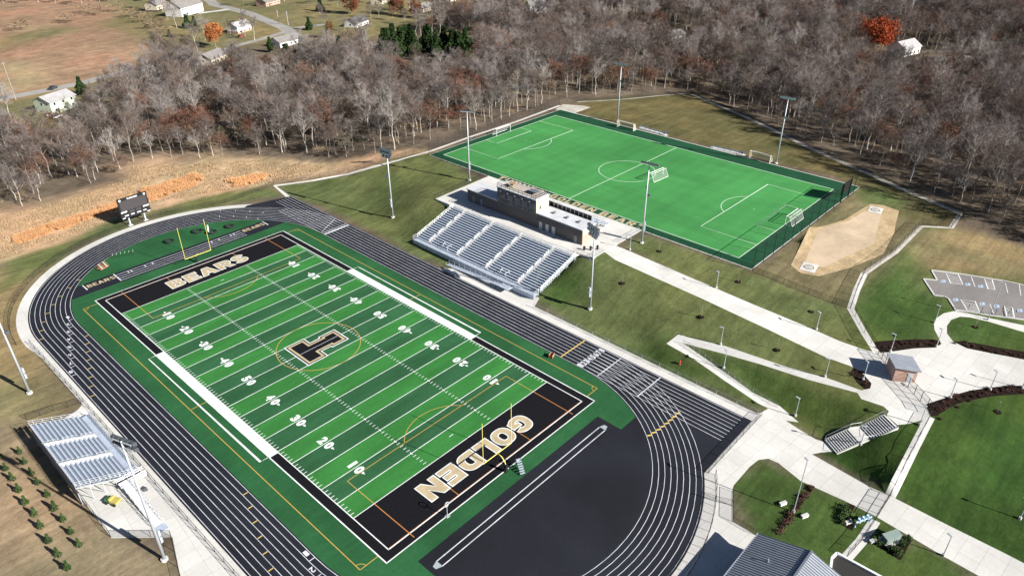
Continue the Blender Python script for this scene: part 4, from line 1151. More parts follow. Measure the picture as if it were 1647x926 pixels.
for x0, x1, z0, z1 in ((-4.1, -2.4, 4.45, 4.85), (2.4, 4.1, 4.45, 4.85), (-3.3, -2.2, 3.3, 3.6), (-1.5, -0.5, 3.3, 3.6), (0.3, 1.5, 3.3, 3.6), (2.2, 3.1, 3.3, 3.6), (-4.1, -3.3, 2.7, 2.95), (3.3, 4.1, 2.7, 2.95)):
    MB().box(x0, x1, -0.30, -0.255, z0, z1).build('caption_plate', 'white', sb)
for x0 in (-1.7, 0.2):
    MB().box(x0, x0 + 1.5, -0.30, -0.255, 4.0, 4.8).build('digit_panel', 'screen', sb)
p = at(1352, 326)
s2b = thing('scoreboard', 'soccer scoreboard on black posts at the far right corner of the soccer field', 'scoreboard', (p[0] + 3.4, p[1] + 0.3, SZ), R(180))
for x in (-3.0, 3.0): MB().box(x - 0.15, x + 0.15, -0.15, 0.15, 0, 5.6).build('post', 'black_metal', s2b)
MB().box(-3.4, 3.4, -0.32, -0.16, 2.2, 5.5).build('cabinet', 'black_metal', s2b)
for z in (2.75, 3.6, 4.4): MB().box(-3.0, 3.0, -0.36, -0.325, z, z + 0.3).build('caption_plate', 'galv', s2b)
MB().box(-3.2, 3.2, -0.36, -0.33, 3.15, 3.5).build('digit_panel', 'screen', s2b)

# ------------------------------------------------------------------ soccer goals and benches
def soccer_goal(label, loc, rz, m_net='net', portable=True):
    """opening faces local -Y"""
    o = thing('soccer_goal', label, 'soccer goal', loc, rz, 'soccer goals')
    for sx in (-1, 1):
        MB().tube([(sx * 3.66, 0, 0), (sx * 3.66, 0, 2.44)], 0.08, 6).build('upright', 'white', o)
        MB().tube([(sx * 3.66, 0, 2.44), (sx * 3.66, 0.9, 2.44), (sx * 3.66, 2.1, 0.08), (sx * 3.66, 0, 0.08)], 0.06, 6).build('side_frame', 'white', o)
    MB().tube([(-3.66, 0, 2.44), (3.66, 0, 2.44)], 0.08, 6).build('crossbar', 'white', o)
    MB().tube([(-3.66, 2.1, 0.08), (3.66, 2.1, 0.08)], 0.06, 6).build('ground_bar', 'white', o)
    MB().tube([(-3.66, 0.9, 2.44), (3.66, 0.9, 2.44)], 0.05, 6).build('back_bar', 'white', o)
    MB().add([(-3.66, 0, 2.44), (3.66, 0, 2.44), (3.66, 0.9, 2.44), (-3.66, 0.9, 2.44), (-3.66, 2.1, 0.08), (3.66, 2.1, 0.08), (-3.66, 0, 0.08), (3.66, 0, 0.08)],
             [(0, 1, 2, 3), (3, 2, 5, 4), (0, 3, 4, 6), (1, 7, 5, 2)]).build('net', m_net, o)
    return o
soccer_goal('white soccer goal on the far left goal line', (cx, SY1, SZ + 0.03), 0)
soccer_goal('white soccer goal on the right goal line by the net fence', (cx, SY0, SZ + 0.03), math.pi)
a = at(986, 203); b_ = at(1022, 214)
soccer_goal('portable tan-netted goal under the mast on the far touchline', ((a[0] + b_[0]) / 2 + 0.6, (a[1] + b_[1]) / 2, SZ + 0.03), R(-90), 'net_tan')
a = at(1202, 254); b_ = at(1240, 263)
soccer_goal('portable tan-netted goal at the dark woods side of the far touchline', ((a[0] + b_[0]) / 2, (a[1] + b_[1]) / 2, SZ + 0.03), R(-90), 'net_tan')
a = at(1043, 291); b_ = at(1066, 281)
soccer_goal('practice goal standing on the pitch at the centre circle', ((a[0] + b_[0]) / 2, (a[1] + b_[1]) / 2, SZ + 0.03), R(176))
for lb, pa, pb_ in (('long aluminium team bench on the far touchline left of halfway', (1028, 206), (1070, 218)), ('long aluminium team bench on the far touchline right of halfway', (1144, 238), (1195, 250))):
    a = at(*pa); b_ = at(*pb_); L = math.hypot(*(b_ - a)[:2]); mx = (a + b_) / 2
    o_ = thing('team_bench', lb, 'bench', (mx[0], mx[1], SZ + 0.03), math.atan2(b_[1] - a[1], b_[0] - a[0]), 'soccer team benches')
    MB().box(-L / 2 - 0.5, L / 2 + 0.5, -0.5, 1.1, -0.02, 0.06).build('pad', 'concrete', o_)
    MB().box(-L / 2, L / 2, 0.0, 0.32, 0.46, 0.5).build('seat', 'alu', o_)
    MB().box(-L / 2, L / 2, 0.5, 0.54, 0.6, 0.85).build('backrest', 'alu', o_)
    for k in range(6):
        x = -L / 2 + 0.3 + k * (L - 0.6) / 5
        MB().box(x - 0.04, x + 0.04, 0.0, 0.5, 0.06, 0.46).build('leg', 'galv', o_)
    MB().box(L / 2 - 0.5, L / 2 - 0.05, 0.05, 0.5, 0.5, 1.2).build('cooler', 'blue', o_)

# ------------------------------------------------------------------ fences
def fence(label, pts, ht, spacing=3.0, m_post='black_metal', m_net='chain', rad=0.04, name='fence', zs=None, grp=None, rails=1):
    P = [np.array(q[:2], float) for q in pts]
    o0 = P[0]
    z0 = h(*o0) if zs is None else zs
    o = thing(name, label, 'fence', (o0[0], o0[1], z0), 0, grp)
    S = []
    for i in range(len(P) - 1):
        d = P[i + 1] - P[i]; L = np.linalg.norm(d); n = max(1, round(L / spacing))
        S += [P[i] + d * k / n for k in range(n)]
    S.append(P[-1])
    S = np.array(S)
    Z = (H(S) if zs is None else np.full(len(S), zs))
    key = ('post', ht, m_post, rad)
    if key not in M: M[key] = MB().tube([(0, 0, -0.1), (0, 0, ht)], rad, 5).mesh('post', M[m_post])
    for q, z in zip(S, Z): link('post', M[key], o, (q[0] - o0[0], q[1] - o0[1], z - z0))
    T = MB(); N = MB()
    Q = [(q[0] - o0[0], q[1] - o0[1], z - z0) for q, z in zip(S, Z)]
    for zz in ([ht] if rails == 1 else [ht, ht / 2]):
        T.tube([(a, b_, c + zz) for a, b_, c in Q], rad * 0.75, 4)
    T.tube([(a, b_, c + 0.06) for a, b_, c in Q], rad * 0.5, 4)
    for i in range(len(Q) - 1):
        (a, b_, c), (d, e, f_) = Q[i], Q[i + 1]
        N.add([(a, b_, c + 0.05), (d, e, f_ + 0.05), (d, e, f_ + ht), (a, b_, c + ht)], [(0, 1, 2, 3)])
    T.build('rail', m_post, o)
    N.build('wire_mesh', m_net, o)
    return o
fence('low chain-link fence between the home straight and the lawn, from the bleachers to the chute', [(44.2, -24.5), (44.2, -82.3)], 1.2, 4.3, 'galv', 'chain_light')
fence('low chain-link fence closing the end of the sprint chute', [(44.6, -83.0), (24.0, -83.2)], 1.3, 2.6)
fence('low black fence round the near track bend', arc(0, -48, 43.8, R(-56), R(-100), 18), 1.3, 3.0)
fence('low black fence beside the visitor straight and pad', [(-43.0, -62), (-43.0, 18), (-43.3, 48)], 1.3, 3.0)
fence('low black fence round the far track bend below the scoreboard', arc(0, 48, 45.6, R(178), R(62), 30) + [tuple(at(380, 321)[:2]), tuple(at(440, 298)[:2])], 1.4, 3.0)
fence('black fence along the woods from the track to the soccer corner', atl([(440, 296), (500, 289), (560, 278), (640, 256), (690, 242)]), 1.8, 3.0)
fence('tall black fence behind the left soccer goal line', atl([(690, 242), (760, 217), (830, 194), (900, 168)]), 3.0, 4.0)
fence('black fence along the near soccer touchline left of the plaza', [(86.0, 60.0), (86.0, 32.0)], 1.8, 3.0, zs=SZ)
fence('black fence along the plaza edge going down the lawn', [(85.5, 31.9), (62.8, 31.2)], 1.3, 2.5, zs=SZ)
fence('black fence along the near soccer touchline right of the plaza', [(86.0, -27.0), (86.0, -58.9)], 1.3, 3.0, zs=SZ)
fence('tall black net fence behind the right soccer goal line', [(86.0, -59.1), (140.5, -59.1), (150, -59.1)], 6.2, 5.3, 'black_metal', 'black_net', 0.08, zs=SZ)
fence('low black fence from the soccer corner to the mow strip corner', atl([(1210, 437), (1260, 456), (1320, 480), (1368, 496)]), 1.4, 3.0)
fence('black fence along the throwing area on the mow strip', atl([(1368, 496), (1378, 466), (1390, 440), (1440, 404), (1482, 362)]), 2.2, 3.0)
fence('black fence along the far end of the meadow, beside the bare slope', atl([(1482, 362), (1530, 366), (1545, 343)]), 1.8, 4.0)
fence('long fence between the meadow and the dark woods', atl([(1545, 343), (1470, 312), (1400, 281), (1300, 237), (1240, 207), (1190, 184), (1112, 151)]), 1.2, 6.0)
fence('low fence at the far corner of the meadow', atl([(1112, 151), (1060, 154), (1000, 160), (928, 164)]), 1.2, 6.0)
fence('black fence on the mow strip down to the ticket booth gate', atl([(1368, 496), (1390, 535), (1412, 570)]), 2.0, 3.0)
fence('double gate of black frames left of the ticket booth', atl([(1412, 570), (1430, 590)]), 2.3, 1.6, name='gate', rad=0.06, rails=2)
fence('row of black framed gates right of the ticket booth', atl([(1450, 612), (1470, 634), (1490, 656), (1497, 668)]), 2.3, 1.9, name='gate', rad=0.06, rails=2)
fence('fence on the white strip between the stairs lawn and the big lawn', atl([(1496, 670), (1470, 720), (1440, 780), (1432, 797)]), 1.5, 3.0)
fence('double gate across the lower walk', atl([(1432, 797), (1408, 836)]), 1.8, 1.8, name='gate', rad=0.05, rails=2)
fence('fence on the white strip beside the green cabinet', atl([(1408, 836), (1385, 870), (1362, 896)]), 1.5, 3.0)
fence('low fence between the lower concrete and the lawn block', atl([(1178, 790), (1178, 838), (1215, 860)]), 1.2, 3.0)
fence('short gate fence between the track bend and the lawn block', atl([(1132, 800), (1150, 806), (1176, 812)]), 1.3, 2.0, name='gate')
fence('black fence round the back of the visitor concrete pad', [(-51.5, -4), (-53, -4.6), (-52.9, -20.4), (-46.3, -27.4), (-49.2, -37.2), (-49.5, -55)], 1.5, 3.0)
fence('black fence at the far side of the visitor bleachers', [(-43.4, 18.0), (-52.5, 20.5)], 1.5, 2.6)
fence('handrail fence on the lower leg of the zigzag ramp', atl([(1098, 552), (1152, 589), (1211, 631), (1250, 655)]), 1.0, 1.6, 'galv', 'chain_light', 0.03)
fence('railing at the right edge of the press box plaza', [(85.3, -26.4), (76.0, -26.4)], 1.1, 1.6, 'galv', 'chain_light', 0.03, zs=BZ)
fence('railing of the plaza above the lawn right of the bleachers', [(64.0, -20.6), (64.5, -26.4), (70.2, -26.4)], 1.1, 1.6, 'galv', 'chain_light', 0.03, zs=BZ)

# ------------------------------------------------------------------ stairs
def stair_flight(o, a, b_, za, zb, n, wd):
    a = np.array(a); b_ = np.array(b_); d = (b_ - a) / n; nrm = np.array([-d[1], d[0]]) / np.linalg.norm(d) * wd / 2
    for k in range(n):
        p0 = a + d * k; p1 = a + d * (k + 0.97); z = za + (zb - za) * (k + 1) / n
        MB().prism([tuple(p0 + nrm), tuple(p1 + nrm), tuple(p1 - nrm), tuple(p0 - nrm)], z - 0.5, z).build('step', 'concrete', o)
        q0 = p0 + d * 0.0; q1 = p0 - d * 0.04
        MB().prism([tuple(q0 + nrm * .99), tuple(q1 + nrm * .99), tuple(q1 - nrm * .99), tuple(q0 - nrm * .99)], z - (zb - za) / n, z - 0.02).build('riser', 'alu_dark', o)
A0 = at(1337, 717)[:2]; 
stt = tag(thing('staircase', 'two-flight concrete staircase from the lower walk up to the plaza', 'stairs', (0, 0, 0)))
zt0 = 0.1
def zz(px, py, z): return ray(px, py, z)[:2]
b0, b1, c0, c1 = _sb0, _sb1, _sc0, _sc1
stair_flight(stt, b0, b1, 0.15, 2.05, 11, 3.4)
dd = (c0 - b1); nn_ = np.array([-dd[1], dd[0]]) / np.linalg.norm(dd) * 1.7
MB().prism([tuple(b1 + nn_), tuple(c0 + nn_), tuple(c0 - nn_), tuple(b1 - nn_)], 1.4, 2.06).build('landing', 'concrete', stt)
stair_flight(stt, c0, c1, 2.06, 4.25, 11, 3.4)
for s_ in (-1, 1):
    w_ = MB()
    for (a, b_, za, zb) in ((b0, b1, 0.15, 2.1), (b1, c0, 2.1, 2.1), (c0, c1, 2.1, 4.3)):
        d = (b_ - a); n_ = np.array([-d[1], d[0]]) / np.linalg.norm(d) * 1.85 * s_
        w_.add([(*(a + n_ * .93), za - .6), (*(b_ + n_ * .93), zb - .6), (*(b_ + n_ * 1.07), zb - .6), (*(a + n_ * 1.07), za - .6), (*(a + n_ * .93), za + .12), (*(b_ + n_ * .93), zb + .12), (*(b_ + n_ * 1.07), zb + .12), (*(a + n_ * 1.07), za + .12)],
               [(0, 1, 2, 3), (7, 6, 5, 4), (4, 5, 1, 0), (5, 6, 2, 1), (6, 7, 3, 2), (7, 4, 0, 3)])
    w_.build('cheek_wall', 'concrete', stt)
    r_ = MB()
    pts_ = []
    for (a, za) in ((b0, 0.15), (b1, 2.1), (c0, 2.1), (c1, 4.3)):
        d = c1 - b0; n_ = np.array([-d[1], d[0]]) / np.linalg.norm(d) * 1.8 * s_
        pts_.append((*(a + n_), za + 1.1)); r_.tube([(*(a + n_), za), (*(a + n_), za + 1.1)], 0.035, 5)
    r_.tube(pts_, 0.025, 5); r_.build('handrail', 'galv', stt)

# ------------------------------------------------------------------ ticket booth and lower building
tb = thing('ticket_booth', 'small brick ticket booth with grey metal roof on the plaza', 'booth', (69.0, -99.4, 4.4), R(36))
MB().box(-2.1, 2.1, -2.1, 2.1, 0, 2.8).build('wall', 'brick_red', tb)
rfb = MB().add([(-2.5, -2.5, 2.75), (2.5, -2.5, 2.75), (2.5, 2.5, 3.35), (-2.5, 2.5, 3.35), (-2.5, -2.5, 2.95), (2.5, -2.5, 2.95), (2.5, 2.5, 3.55), (-2.5, 2.5, 3.55)],
               [(3, 2, 1, 0), (4, 5, 6, 7), (0, 1, 5, 4), (1, 2, 6, 5), (2, 3, 7, 6), (3, 0, 4, 7)]).build('roof', 'seam_light', tb)
for k in range(9):
    x = -2.4 + k * 0.6
    MB().add([(x - .03, -2.5, 2.95), (x + .03, -2.5, 2.95), (x + .03, 2.5, 3.55), (x - .03, 2.5, 3.55), (x - .03, -2.5, 3.01), (x + .03, -2.5, 3.01), (x + .03, 2.5, 3.61), (x - .03, 2.5, 3.61)],
             [(4, 5, 6, 7), (0, 1, 5, 4), (1, 2, 6, 5), (2, 3, 7, 6), (3, 0, 4, 7)]).build('roof_seam', 'alu_dark', rfb)
wn = MB().box(-0.9, 0.7, -2.16, -2.101, 1.0, 2.0).build('ticket_window', 'white', tb)
MB().box(-0.8, 0.6, -2.19, -2.161, 1.1, 1.9).build('pane', 'glass', wn)
MB().box(-1.1, 0.9, -2.45, -2.11, 0.9, 0.98).build('counter', 'alu_dark', tb)
MB().box(-2.16, -2.101, -1.4, -0.4, 0, 2.1).build('door', 'galv', tb)

lb = thing('concession_building', 'long building with grey standing-seam gable roof at the bottom edge', 'building', (14.3, -104.6, 0))
MB().box(-60, -0.6, -7.2, 7.2, 0, 3.25).build('wall', 'brick_dark', lb)
MB().add([(-0.62, -7.2, 3.25), (-0.62, 7.2, 3.25), (-0.62, 0, 5.5), (-0.4, -7.2, 3.25), (-0.4, 7.2, 3.25), (-0.4, 0, 5.5)], [(0, 1, 2), (5, 4, 3), (0, 3, 4, 1), (1, 4, 5, 2), (2, 5, 3, 0)]).build('gable', 'dark_panel', lb)
for s_, m_ in ((1, 'seam_roof'), (-1, 'seam_light')):
    q = MB().add([(-61, 0, 5.75), (0.4, 0, 5.75), (0.4, s_ * 7.9, 3.3), (-61, s_ * 7.9, 3.3), (-61, 0, 5.55), (0.4, 0, 5.55), (0.4, s_ * 7.9, 3.1), (-61, s_ * 7.9, 3.1)],
                 [(0, 1, 2, 3), (7, 6, 5, 4), (4, 5, 1, 0), (5, 6, 2, 1), (6, 7, 3, 2), (7, 4, 0, 3)])
    rfo = q.build('roof', m_, lb)
    key = 'seam%d' % s_
    sm = MB().add([(-.035, 0, 5.75), (.035, 0, 5.75), (.035, s_ * 7.9, 3.3), (-.035, s_ * 7.9, 3.3), (-.035, 0, 5.84), (.035, 0, 5.84), (.035, s_ * 7.9, 3.39), (-.035, s_ * 7.9, 3.39)],
                  [(4, 5, 6, 7), (0, 1, 5, 4), (1, 2, 6, 5), (2, 3, 7, 6), (3, 0, 4, 7)]).mesh('roof_seam', M['alu_dark'])
    for k in range(60): link('roof_seam', sm, rfo, (0.3 - k * 0.46, 0, 0))
MB().box(-61, 0.45, -0.16, 0.16, 5.76, 5.9).build('ridge_cap', 'alu_dark', lb)
MB().box(-61, 0.4, 7.9, 8.08, 3.12, 3.34).build('gutter', 'seam_light', lb)
MB().tube([(-4.5, 4.2, 4.3), (-4.5, 4.2, 5.0)], 0.09, 8).build('vent_pipe', 'galv', lb)
an = thing('annex_building', 'flat dark roofed annex with pale parapet beside the gable roof', 'building', (0, 0, 0))
q = [tuple(zz(px, py, 3.2)) for px, py in ((1338, 897), (1346, 889), (1440, 940), (1430, 960), (1330, 960))]
MB().prism(q, 0, 3.0).build('wall', 'brick_dark', an)
MB().prism(q, 3.0, 3.06).build('roof', 'far_dark', an)
g = MB()
for i in range(len(q)): g.bar((*q[i], 3.2), (*q[(i + 1) % len(q)], 3.2), 0.35, 0.36)
g.build('parapet', 'white', an)

# ------------------------------------------------------------------ path lamps
def lamp(label, px, ht=4.3, aim=0.0):
    p = at(*px)
    o = thing('path_lamp', label, 'lamp post', tuple(p), aim, 'path lamps')
    if ('lamp', ht) not in M:
        M[('lamp', ht)] = (MB().tube([(0, 0, 0), (0, 0, ht)], [0.09, 0.06], 8).mesh('pole', M['galv']),
                           MB().tube([(0, 0, -0.1), (0, 0, 0.45)], 0.25, 10).mesh('base', M['concrete']),
                           MB().box(-0.16, 0.16, -0.1, 0.75, ht - 0.02, ht + 0.09).mesh('lamp_head', M['galv']))
    for nm, me in zip(('pole', 'base', 'lamp_head'), M[('lamp', ht)]): link(nm, me, o)
for px, lb_ in (((1152, 463), 'path lamp beside the upper walk, the one nearest the press box lawn'), ((1313, 530), 'path lamp at the upper walk midway to the ticket booth'),
                ((1159, 554), 'path lamp on the lawn above the turn of the zigzag ramp'), ((1164, 592), 'path lamp inside the zigzag ramp near its turn'), ((1327, 606), 'path lamp at the upper leg of the ramp near the plaza'),
                ((1279, 669), 'path lamp at the foot of the zigzag ramp'), ((1388, 611), 'path lamp in the small rounded mulch bed'), ((1432, 566), 'path lamp in the mulch bed behind the ticket booth'),
                ((1506, 558), 'path lamp at the right end of the mulch bed near the curved walk'), ((1503, 519), 'path lamp on the lawn left of the curved walk'), ((1528, 640), 'leftmost path lamp along the long dark mulch bed'),
                ((1592, 627), 'middle path lamp along the long dark mulch bed'), ((1644, 624), 'path lamp at the right edge of the photo on the long mulch bed'), ((1384, 715), 'path lamp beside the staircase landing'),
                ((1479, 683), 'path lamp at the plaza corner above the lawn'), ((1517, 893), 'path lamp at the lower edge of the lower walk'), ((1640, 834), 'path lamp standing in the big dark lawn at the right edge'), ((1013, 402), 'path lamp at the right corner of the press box plaza')):
    lamp(lb_, px, 4.3, R(random.uniform(-40, 40)))
lamp('tall lamp in the shrub bed above the gable roof', (1276, 823), 11.5, R(-30))
lamp('tall lamp at the kerb of the parking lot', (1589, 514), 9.6, R(20))

# ------------------------------------------------------------------ saplings in mulch rings
def sapling(label, px, ht=2.6):
    p = at(*px)
    o = thing('sapling', label, 'young tree', tuple(p), random.uniform(0, 6), 'saplings in mulch rings')
    MB().tube([(0, 0, -0.05), (0, 0, 0.10)], [0.75, 0.62], 12).build('mulch_ring', 'mulch', o)
    g = MB().tube([(0, 0, 0), (0.03, 0, ht * .5), (0, .04, ht)], [0.05, 0.035, 0.012], 6)
    for k in range(14):
        a = random.uniform(0, 6.28); z = random.uniform(.45, .95) * ht; L = random.uniform(.3, .6)
        g.tube([(0, 0, z), (L * math.cos(a), L * math.sin(a), z + L * .8)], [0.016, 0.005], 4)
    g.build('stem', 'bark_pale', o)
M['bark_pale'] = mat('bark_pale', (0.30, 0.27, 0.22), 0.9, 0.2, 3.0)
for px, lb_ in (((1001, 455), 'sapling on the lawn right of the bleachers'), ((1060, 404), 'sapling between the upper walk and the soccer field, nearest the mast'), ((1187, 453), 'sapling between the upper walk and the soccer corner'),
                ((1128, 509), 'sapling on the lawn between the ramp and the upper walk, left one'), ((1250, 562), 'sapling on the lawn between the ramp and the upper walk, right one'), ((1304, 501), 'sapling right of the upper walk near the low fence'),
                ((1604, 662), 'sapling in the big dark lawn below the long mulch bed'), ((1568, 509 + 17), 'sapling in the lawn island beside the parking lot')):
    sapling(lb_, px)
# ------------------------------------------------------------------ parking lot: kerb and painted bays
lot = tag(link('parking_lot_edge', None, None, (*LOT[0], h(*LOT[0]))), kind='structure')
kb = MB()
for i in range(len(LOT)):
    a = LOT[i]; b_ = LOT[(i + 1) % len(LOT)]
    if i in (3, 4, 5): continue
    kb.bar((a[0], a[1], h(*a) + 0.03), (b_[0], b_[1], h(*b_) + 0.03), 0.35, 0.24)
rel(kb, lot).build('kerb', 'concrete', lot)
def lotl(pts): return atl(pts, 1480, 420, 6.617)
pm = MB(); ZL = 4.62
for a in ([(275, 130), (325, 235), (455, 248), (405, 140)], [(685, 190), (722, 297), (797, 305), (765, 198)], [(432, 408), (502, 522), (632, 540), (585, 428)], [(893, 485), (920, 595), (1000, 608), (980, 500)]):
    q = lotl(a)
    pm.band(q, 0.14, ZL, closed=True)
    q = [np.array(v) for v in q]
    for k in range(1, 5):
        u = k / 5
        pm.band([tuple(q[0] * (1 - u) + q[1] * u), tuple(q[3] * (1 - min(1, u + .18)) + q[2] * min(1, u + .18))], 0.13, ZL + 0.004)
for a in ([(543, 165), (583, 272)], [(905, 232), (933, 338)], [(1055, 250), (1070, 365)], [(740, 455), (785, 580)], [(1200, 275), (1215, 400)]):
    pm.band(lotl(a), 0.14, ZL + 0.002)
rel(pm, lot).build('bay_markings', 'white_line', lot)
bs = MB()
for c in ((245, 213), (508, 247), (643, 268), (378, 410), (662, 453), (815, 480), (1058, 530)):
    x, y = lotl([c])[0]
    bs.band([(x - .9, y + .3), (x - .2, y - .3), (x + .5, y + .1), (x + .9, y - .3)], 0.28, ZL + 0.004)
    bs.band([(x + .5 * math.cos(t_), y + .5 * math.sin(t_)) for t_ in np.linspace(0, 2 * math.pi, 12, endpoint=False)], 0.2, ZL + 0.006, closed=True)
rel(bs, lot).build('wheelchair_symbols', 'bluesign', lot)
for c in ((500, 530), (640, 560), (790, 580), (920, 600)):
    p_ = lotl([c])[0]; z = h(*p_)
    o_ = thing('sign_post', 'short parking sign at the lot kerb, %s from the tall lamp' % {500: 'second to the left', 640: 'first to the left', 790: 'first to the right', 920: 'second to the right'}[c[0]], 'sign', (*p_, z), R(30))
    MB().tube([(0, 0, 0), (0, 0, 1.7)], 0.035, 5).build('post', 'black_metal', o_)
    MB().box(-0.16, 0.16, -0.05, -0.036, 1.2, 1.7).build('sign_plate', 'blue', o_)

# ------------------------------------------------------------------ throwing circles
for lb_, px in (('throwing circle at the near end of the sand sector', (1301, 430)), ('throwing circle at the far end of the sand sector', (1408, 338))):
    p_ = at(*px)
    o_ = thing('throwing_circle', lb_, 'throwing circle', (p_[0], p_[1], p_[2] + 0.01), R(10), 'throwing circles')
    MB().box(-2.3, 2.3, -1.8, 1.8, -0.1, 0.05).build('pad', 'concrete', o_)
    MB().tube([(0, 0, 0.05), (0, 0, 0.065)], 1.15, 24).build('circle', 'old_concrete', o_)
    MB().tube([(1.17 * math.cos(a), 1.17 * math.sin(a), 0.07) for a in np.linspace(0, 2 * math.pi, 25)], 0.05, 5).build('ring', 'black_metal', o_)

# ------------------------------------------------------------------ things on the infield bend
for lb_, px, r_ in (('black rubber ring on the far green bend left of the goalpost', (272, 389), 1.15), ('black rubber ring between the far goalpost uprights', (317, 373), 1.25), ('black rubber ring with a white post right of the far upright', (340, 374), 1.3), ('small black rubber ring near the right BEARS lettering', (369, 365), 1.1)):
    p_ = at(*px)
    o_ = thing('rubber_ring', lb_, 'ring', (p_[0], p_[1], 0.03), 0, 'rubber rings on the bend')
    MB().tube([(r_ * math.cos(a), r_ * math.sin(a), 0.26) for a in np.linspace(0.5, 2 * math.pi, 21)], 0.27, 8).build('tube', 'rubber', o_, smooth=True)
    MB().tube([(0, 0, 0.0), (0, 0, 0.08)], r_ * .8, 16).build('base_disc', 'turf_side', o_)
p_ = at(335, 373)
o_ = thing('white_post', 'short white post leaning beside the black rubber ring', 'post', (p_[0], p_[1], 0.03))
MB().tube([(0, 0, 0), (0.25, 0.2, 2.0)], [0.24, 0.2], 8).build('shaft', 'white', o_)
MB().box(-0.4, 0.4, -0.4, 0.4, 0, 0.1).build('foot', 'rubber', o_)
def hurdle(o, x, y, m_='white'):
    g = MB()
    for s_ in (-.55, .55): g.tube([(x + s_, y, 1.0), (x + s_, y, 0.04), (x + s_, y + .65, 0.04)], 0.03, 5)
    g.build('frame', 'black_metal', o)
    MB().box(x - .6, x + .6, y - .03, y + .03, .93, 1.02).build('board', m_, o)
p_ = at(198, 412)
for k in range(6):
    o_ = thing('hurdle', 'hurdle in the parked row on the far bend, counted %s from the track' % ('first', 'second', 'third', 'fourth', 'fifth', 'sixth')[k], 'hurdle', (p_[0] - 2.2 + k * 0.95, p_[1] + 0.9 - k * .35, 0.03), R(70), 'parked hurdles')
    hurdle(o_, 0, 0)
p_ = at(166, 432)
o_ = thing('hurdle_cart', 'wooden cart loaded with red and white bars beside the left BEARS lettering', 'cart', (p_[0], p_[1], 0.03), R(20))
MB().box(-1.3, 1.3, -0.8, 0.8, 0.3, 0.42).build('deck', 'wood', o_)
for k in range(6): MB().bar((-1.2 + k * .48, -.75, .45), (-1.0 + k * .48, .7, 1.4), .12).build('bar', ('red', 'white', 'wood')[k % 3], o_)
for sx in (-1, 1):
    for sy in (-.6, .6): MB().tube([(sx, sy - .06, .16), (sx, sy + .06, .16)], .16, 10).build('wheel', 'rubber', o_)
p_ = at(887, 574)
o_ = thing('starting_block_crate', 'small wooden crate beside the home straight', 'crate', (p_[0], p_[1], 0.03), R(20))
MB().box(-.6, .6, -.4, .4, .1, .15).build('floor_board', 'wood', o_)
for y in (-.4, .4): MB().box(-.6, .6, y - .03, y + .03, .1, .8).build('side_board', 'wood', o_)
for x in (-.6, .6): MB().box(x - .03, x + .03, -.36, .36, .1, .7).build('end_board', 'red', o_)
for x in (-.6, .6):
    for y in (-.4, .4): MB().box(x - .05, x + .05, y - .05, y + .05, 0, .9).build('leg', 'wood', o_)
p_ = at(1093, 585)
o_ = thing('fire_hydrant', 'red fire hydrant in the lawn above the home straight fence', 'hydrant', tuple(p_))
MB().tube([(0, 0, 0), (0, 0, .1), (0, 0, .75), (0, 0, .95)], [.28, .2, .2, .08], 10).build('barrel', 'red', o_)
MB().tube([(-.32, 0, .55), (.32, 0, .55)], .1, 8).build('outlet', 'red', o_)
# bins and cones on the plaza by the mast
for k, (x, y) in enumerate(((66.5, -22.2), (67.6, -23.4), (69.2, -24.4))):
    o_ = thing('litter_bin', 'black litter bin on the plaza corner, %s from the bleachers' % ('first', 'second', 'third')[k], 'bin', (x, y, BZ), 0, 'plaza litter bins')
    MB().tube([(0, 0, 0), (0, 0, .95)], [.26, .32], 12).build('barrel', 'black_metal', o_)
    MB().tube([(0, 0, .95), (0, 0, 1.08)], [.34, .22], 12).build('lid', 'rubber', o_)

# ------------------------------------------------------------------ utility boxes near the bottom
p_ = at(1387, 842)
o_ = thing('valve_assembly', 'pale blue pipe valve assembly beside the fence strip', 'pipes', tuple(p_), R(-25))
MB().tube([(-1.6, 0, 0), (-1.6, 0, 1.0), (1.6, 0, 1.0), (1.6, 0, 0)], .16, 8).build('pipe', 'pipe_blue', o_)
for x in (-.9, 0, .9):
    vv = MB().tube([(x, 0, .8), (x, 0, 1.45)], .26, 8).build('valve', 'pipe_blue', o_)
    MB().tube([(x + .3 * math.cos(a), .3 * math.sin(a), 1.5) for a in np.linspace(0, 2 * math.pi, 13)], .05, 5).build('handwheel', 'pipe_blue', vv)
p_ = at(1432, 868)
o_ = thing('utility_cabinet', 'green utility cabinet with sloped lid on the mulch bed', 'cabinet', tuple(p_), R(62))
MB().box(-1.0, 1.0, -1.6, 1.6, -.1, .1).build('pad', 'concrete', o_)
MB().box(-.55, .55, -1.4, 1.4, .1, 1.15).build('body', 'teal', o_)
MB().add([(-.62, -1.5, 1.15), (.62, -1.5, 1.15), (.62, 1.5, 1.15), (-.62, 1.5, 1.15), (-.62, -1.5, 1.22), (.62, -1.5, 1.38), (.62, 1.5, 1.38), (-.62, 1.5, 1.22)], [(3, 2, 1, 0), (4, 5, 6, 7), (0, 1, 5, 4), (1, 2, 6, 5), (2, 3, 7, 6), (3, 0, 4, 7)]).build('lid', 'teal', o_)
for y in (-.7, .7): MB().box(-.58, -.551, y - .6, y + .6, .2, 1.2).build('door', 'teal', o_)
for lb_, px in (('white bollard box in front of the green cabinet', (1404, 871)), ('white bollard box left of the blue valves', (1364, 841)), ('pale stone marker in the lawn block, left one', (1259, 811)), ('pale stone marker in the lawn block, right one', (1294, 831))):
    p_ = at(*px)
    o_ = thing('marker_block', lb_, 'marker', tuple(p_), R(-25))
    MB().box(-.6, .6, -.22, .22, 0, .45).build('block', 'white', o_)
    MB().box(-.66, .66, -.28, .28, .45, .52).build('cap', 'concrete', o_)

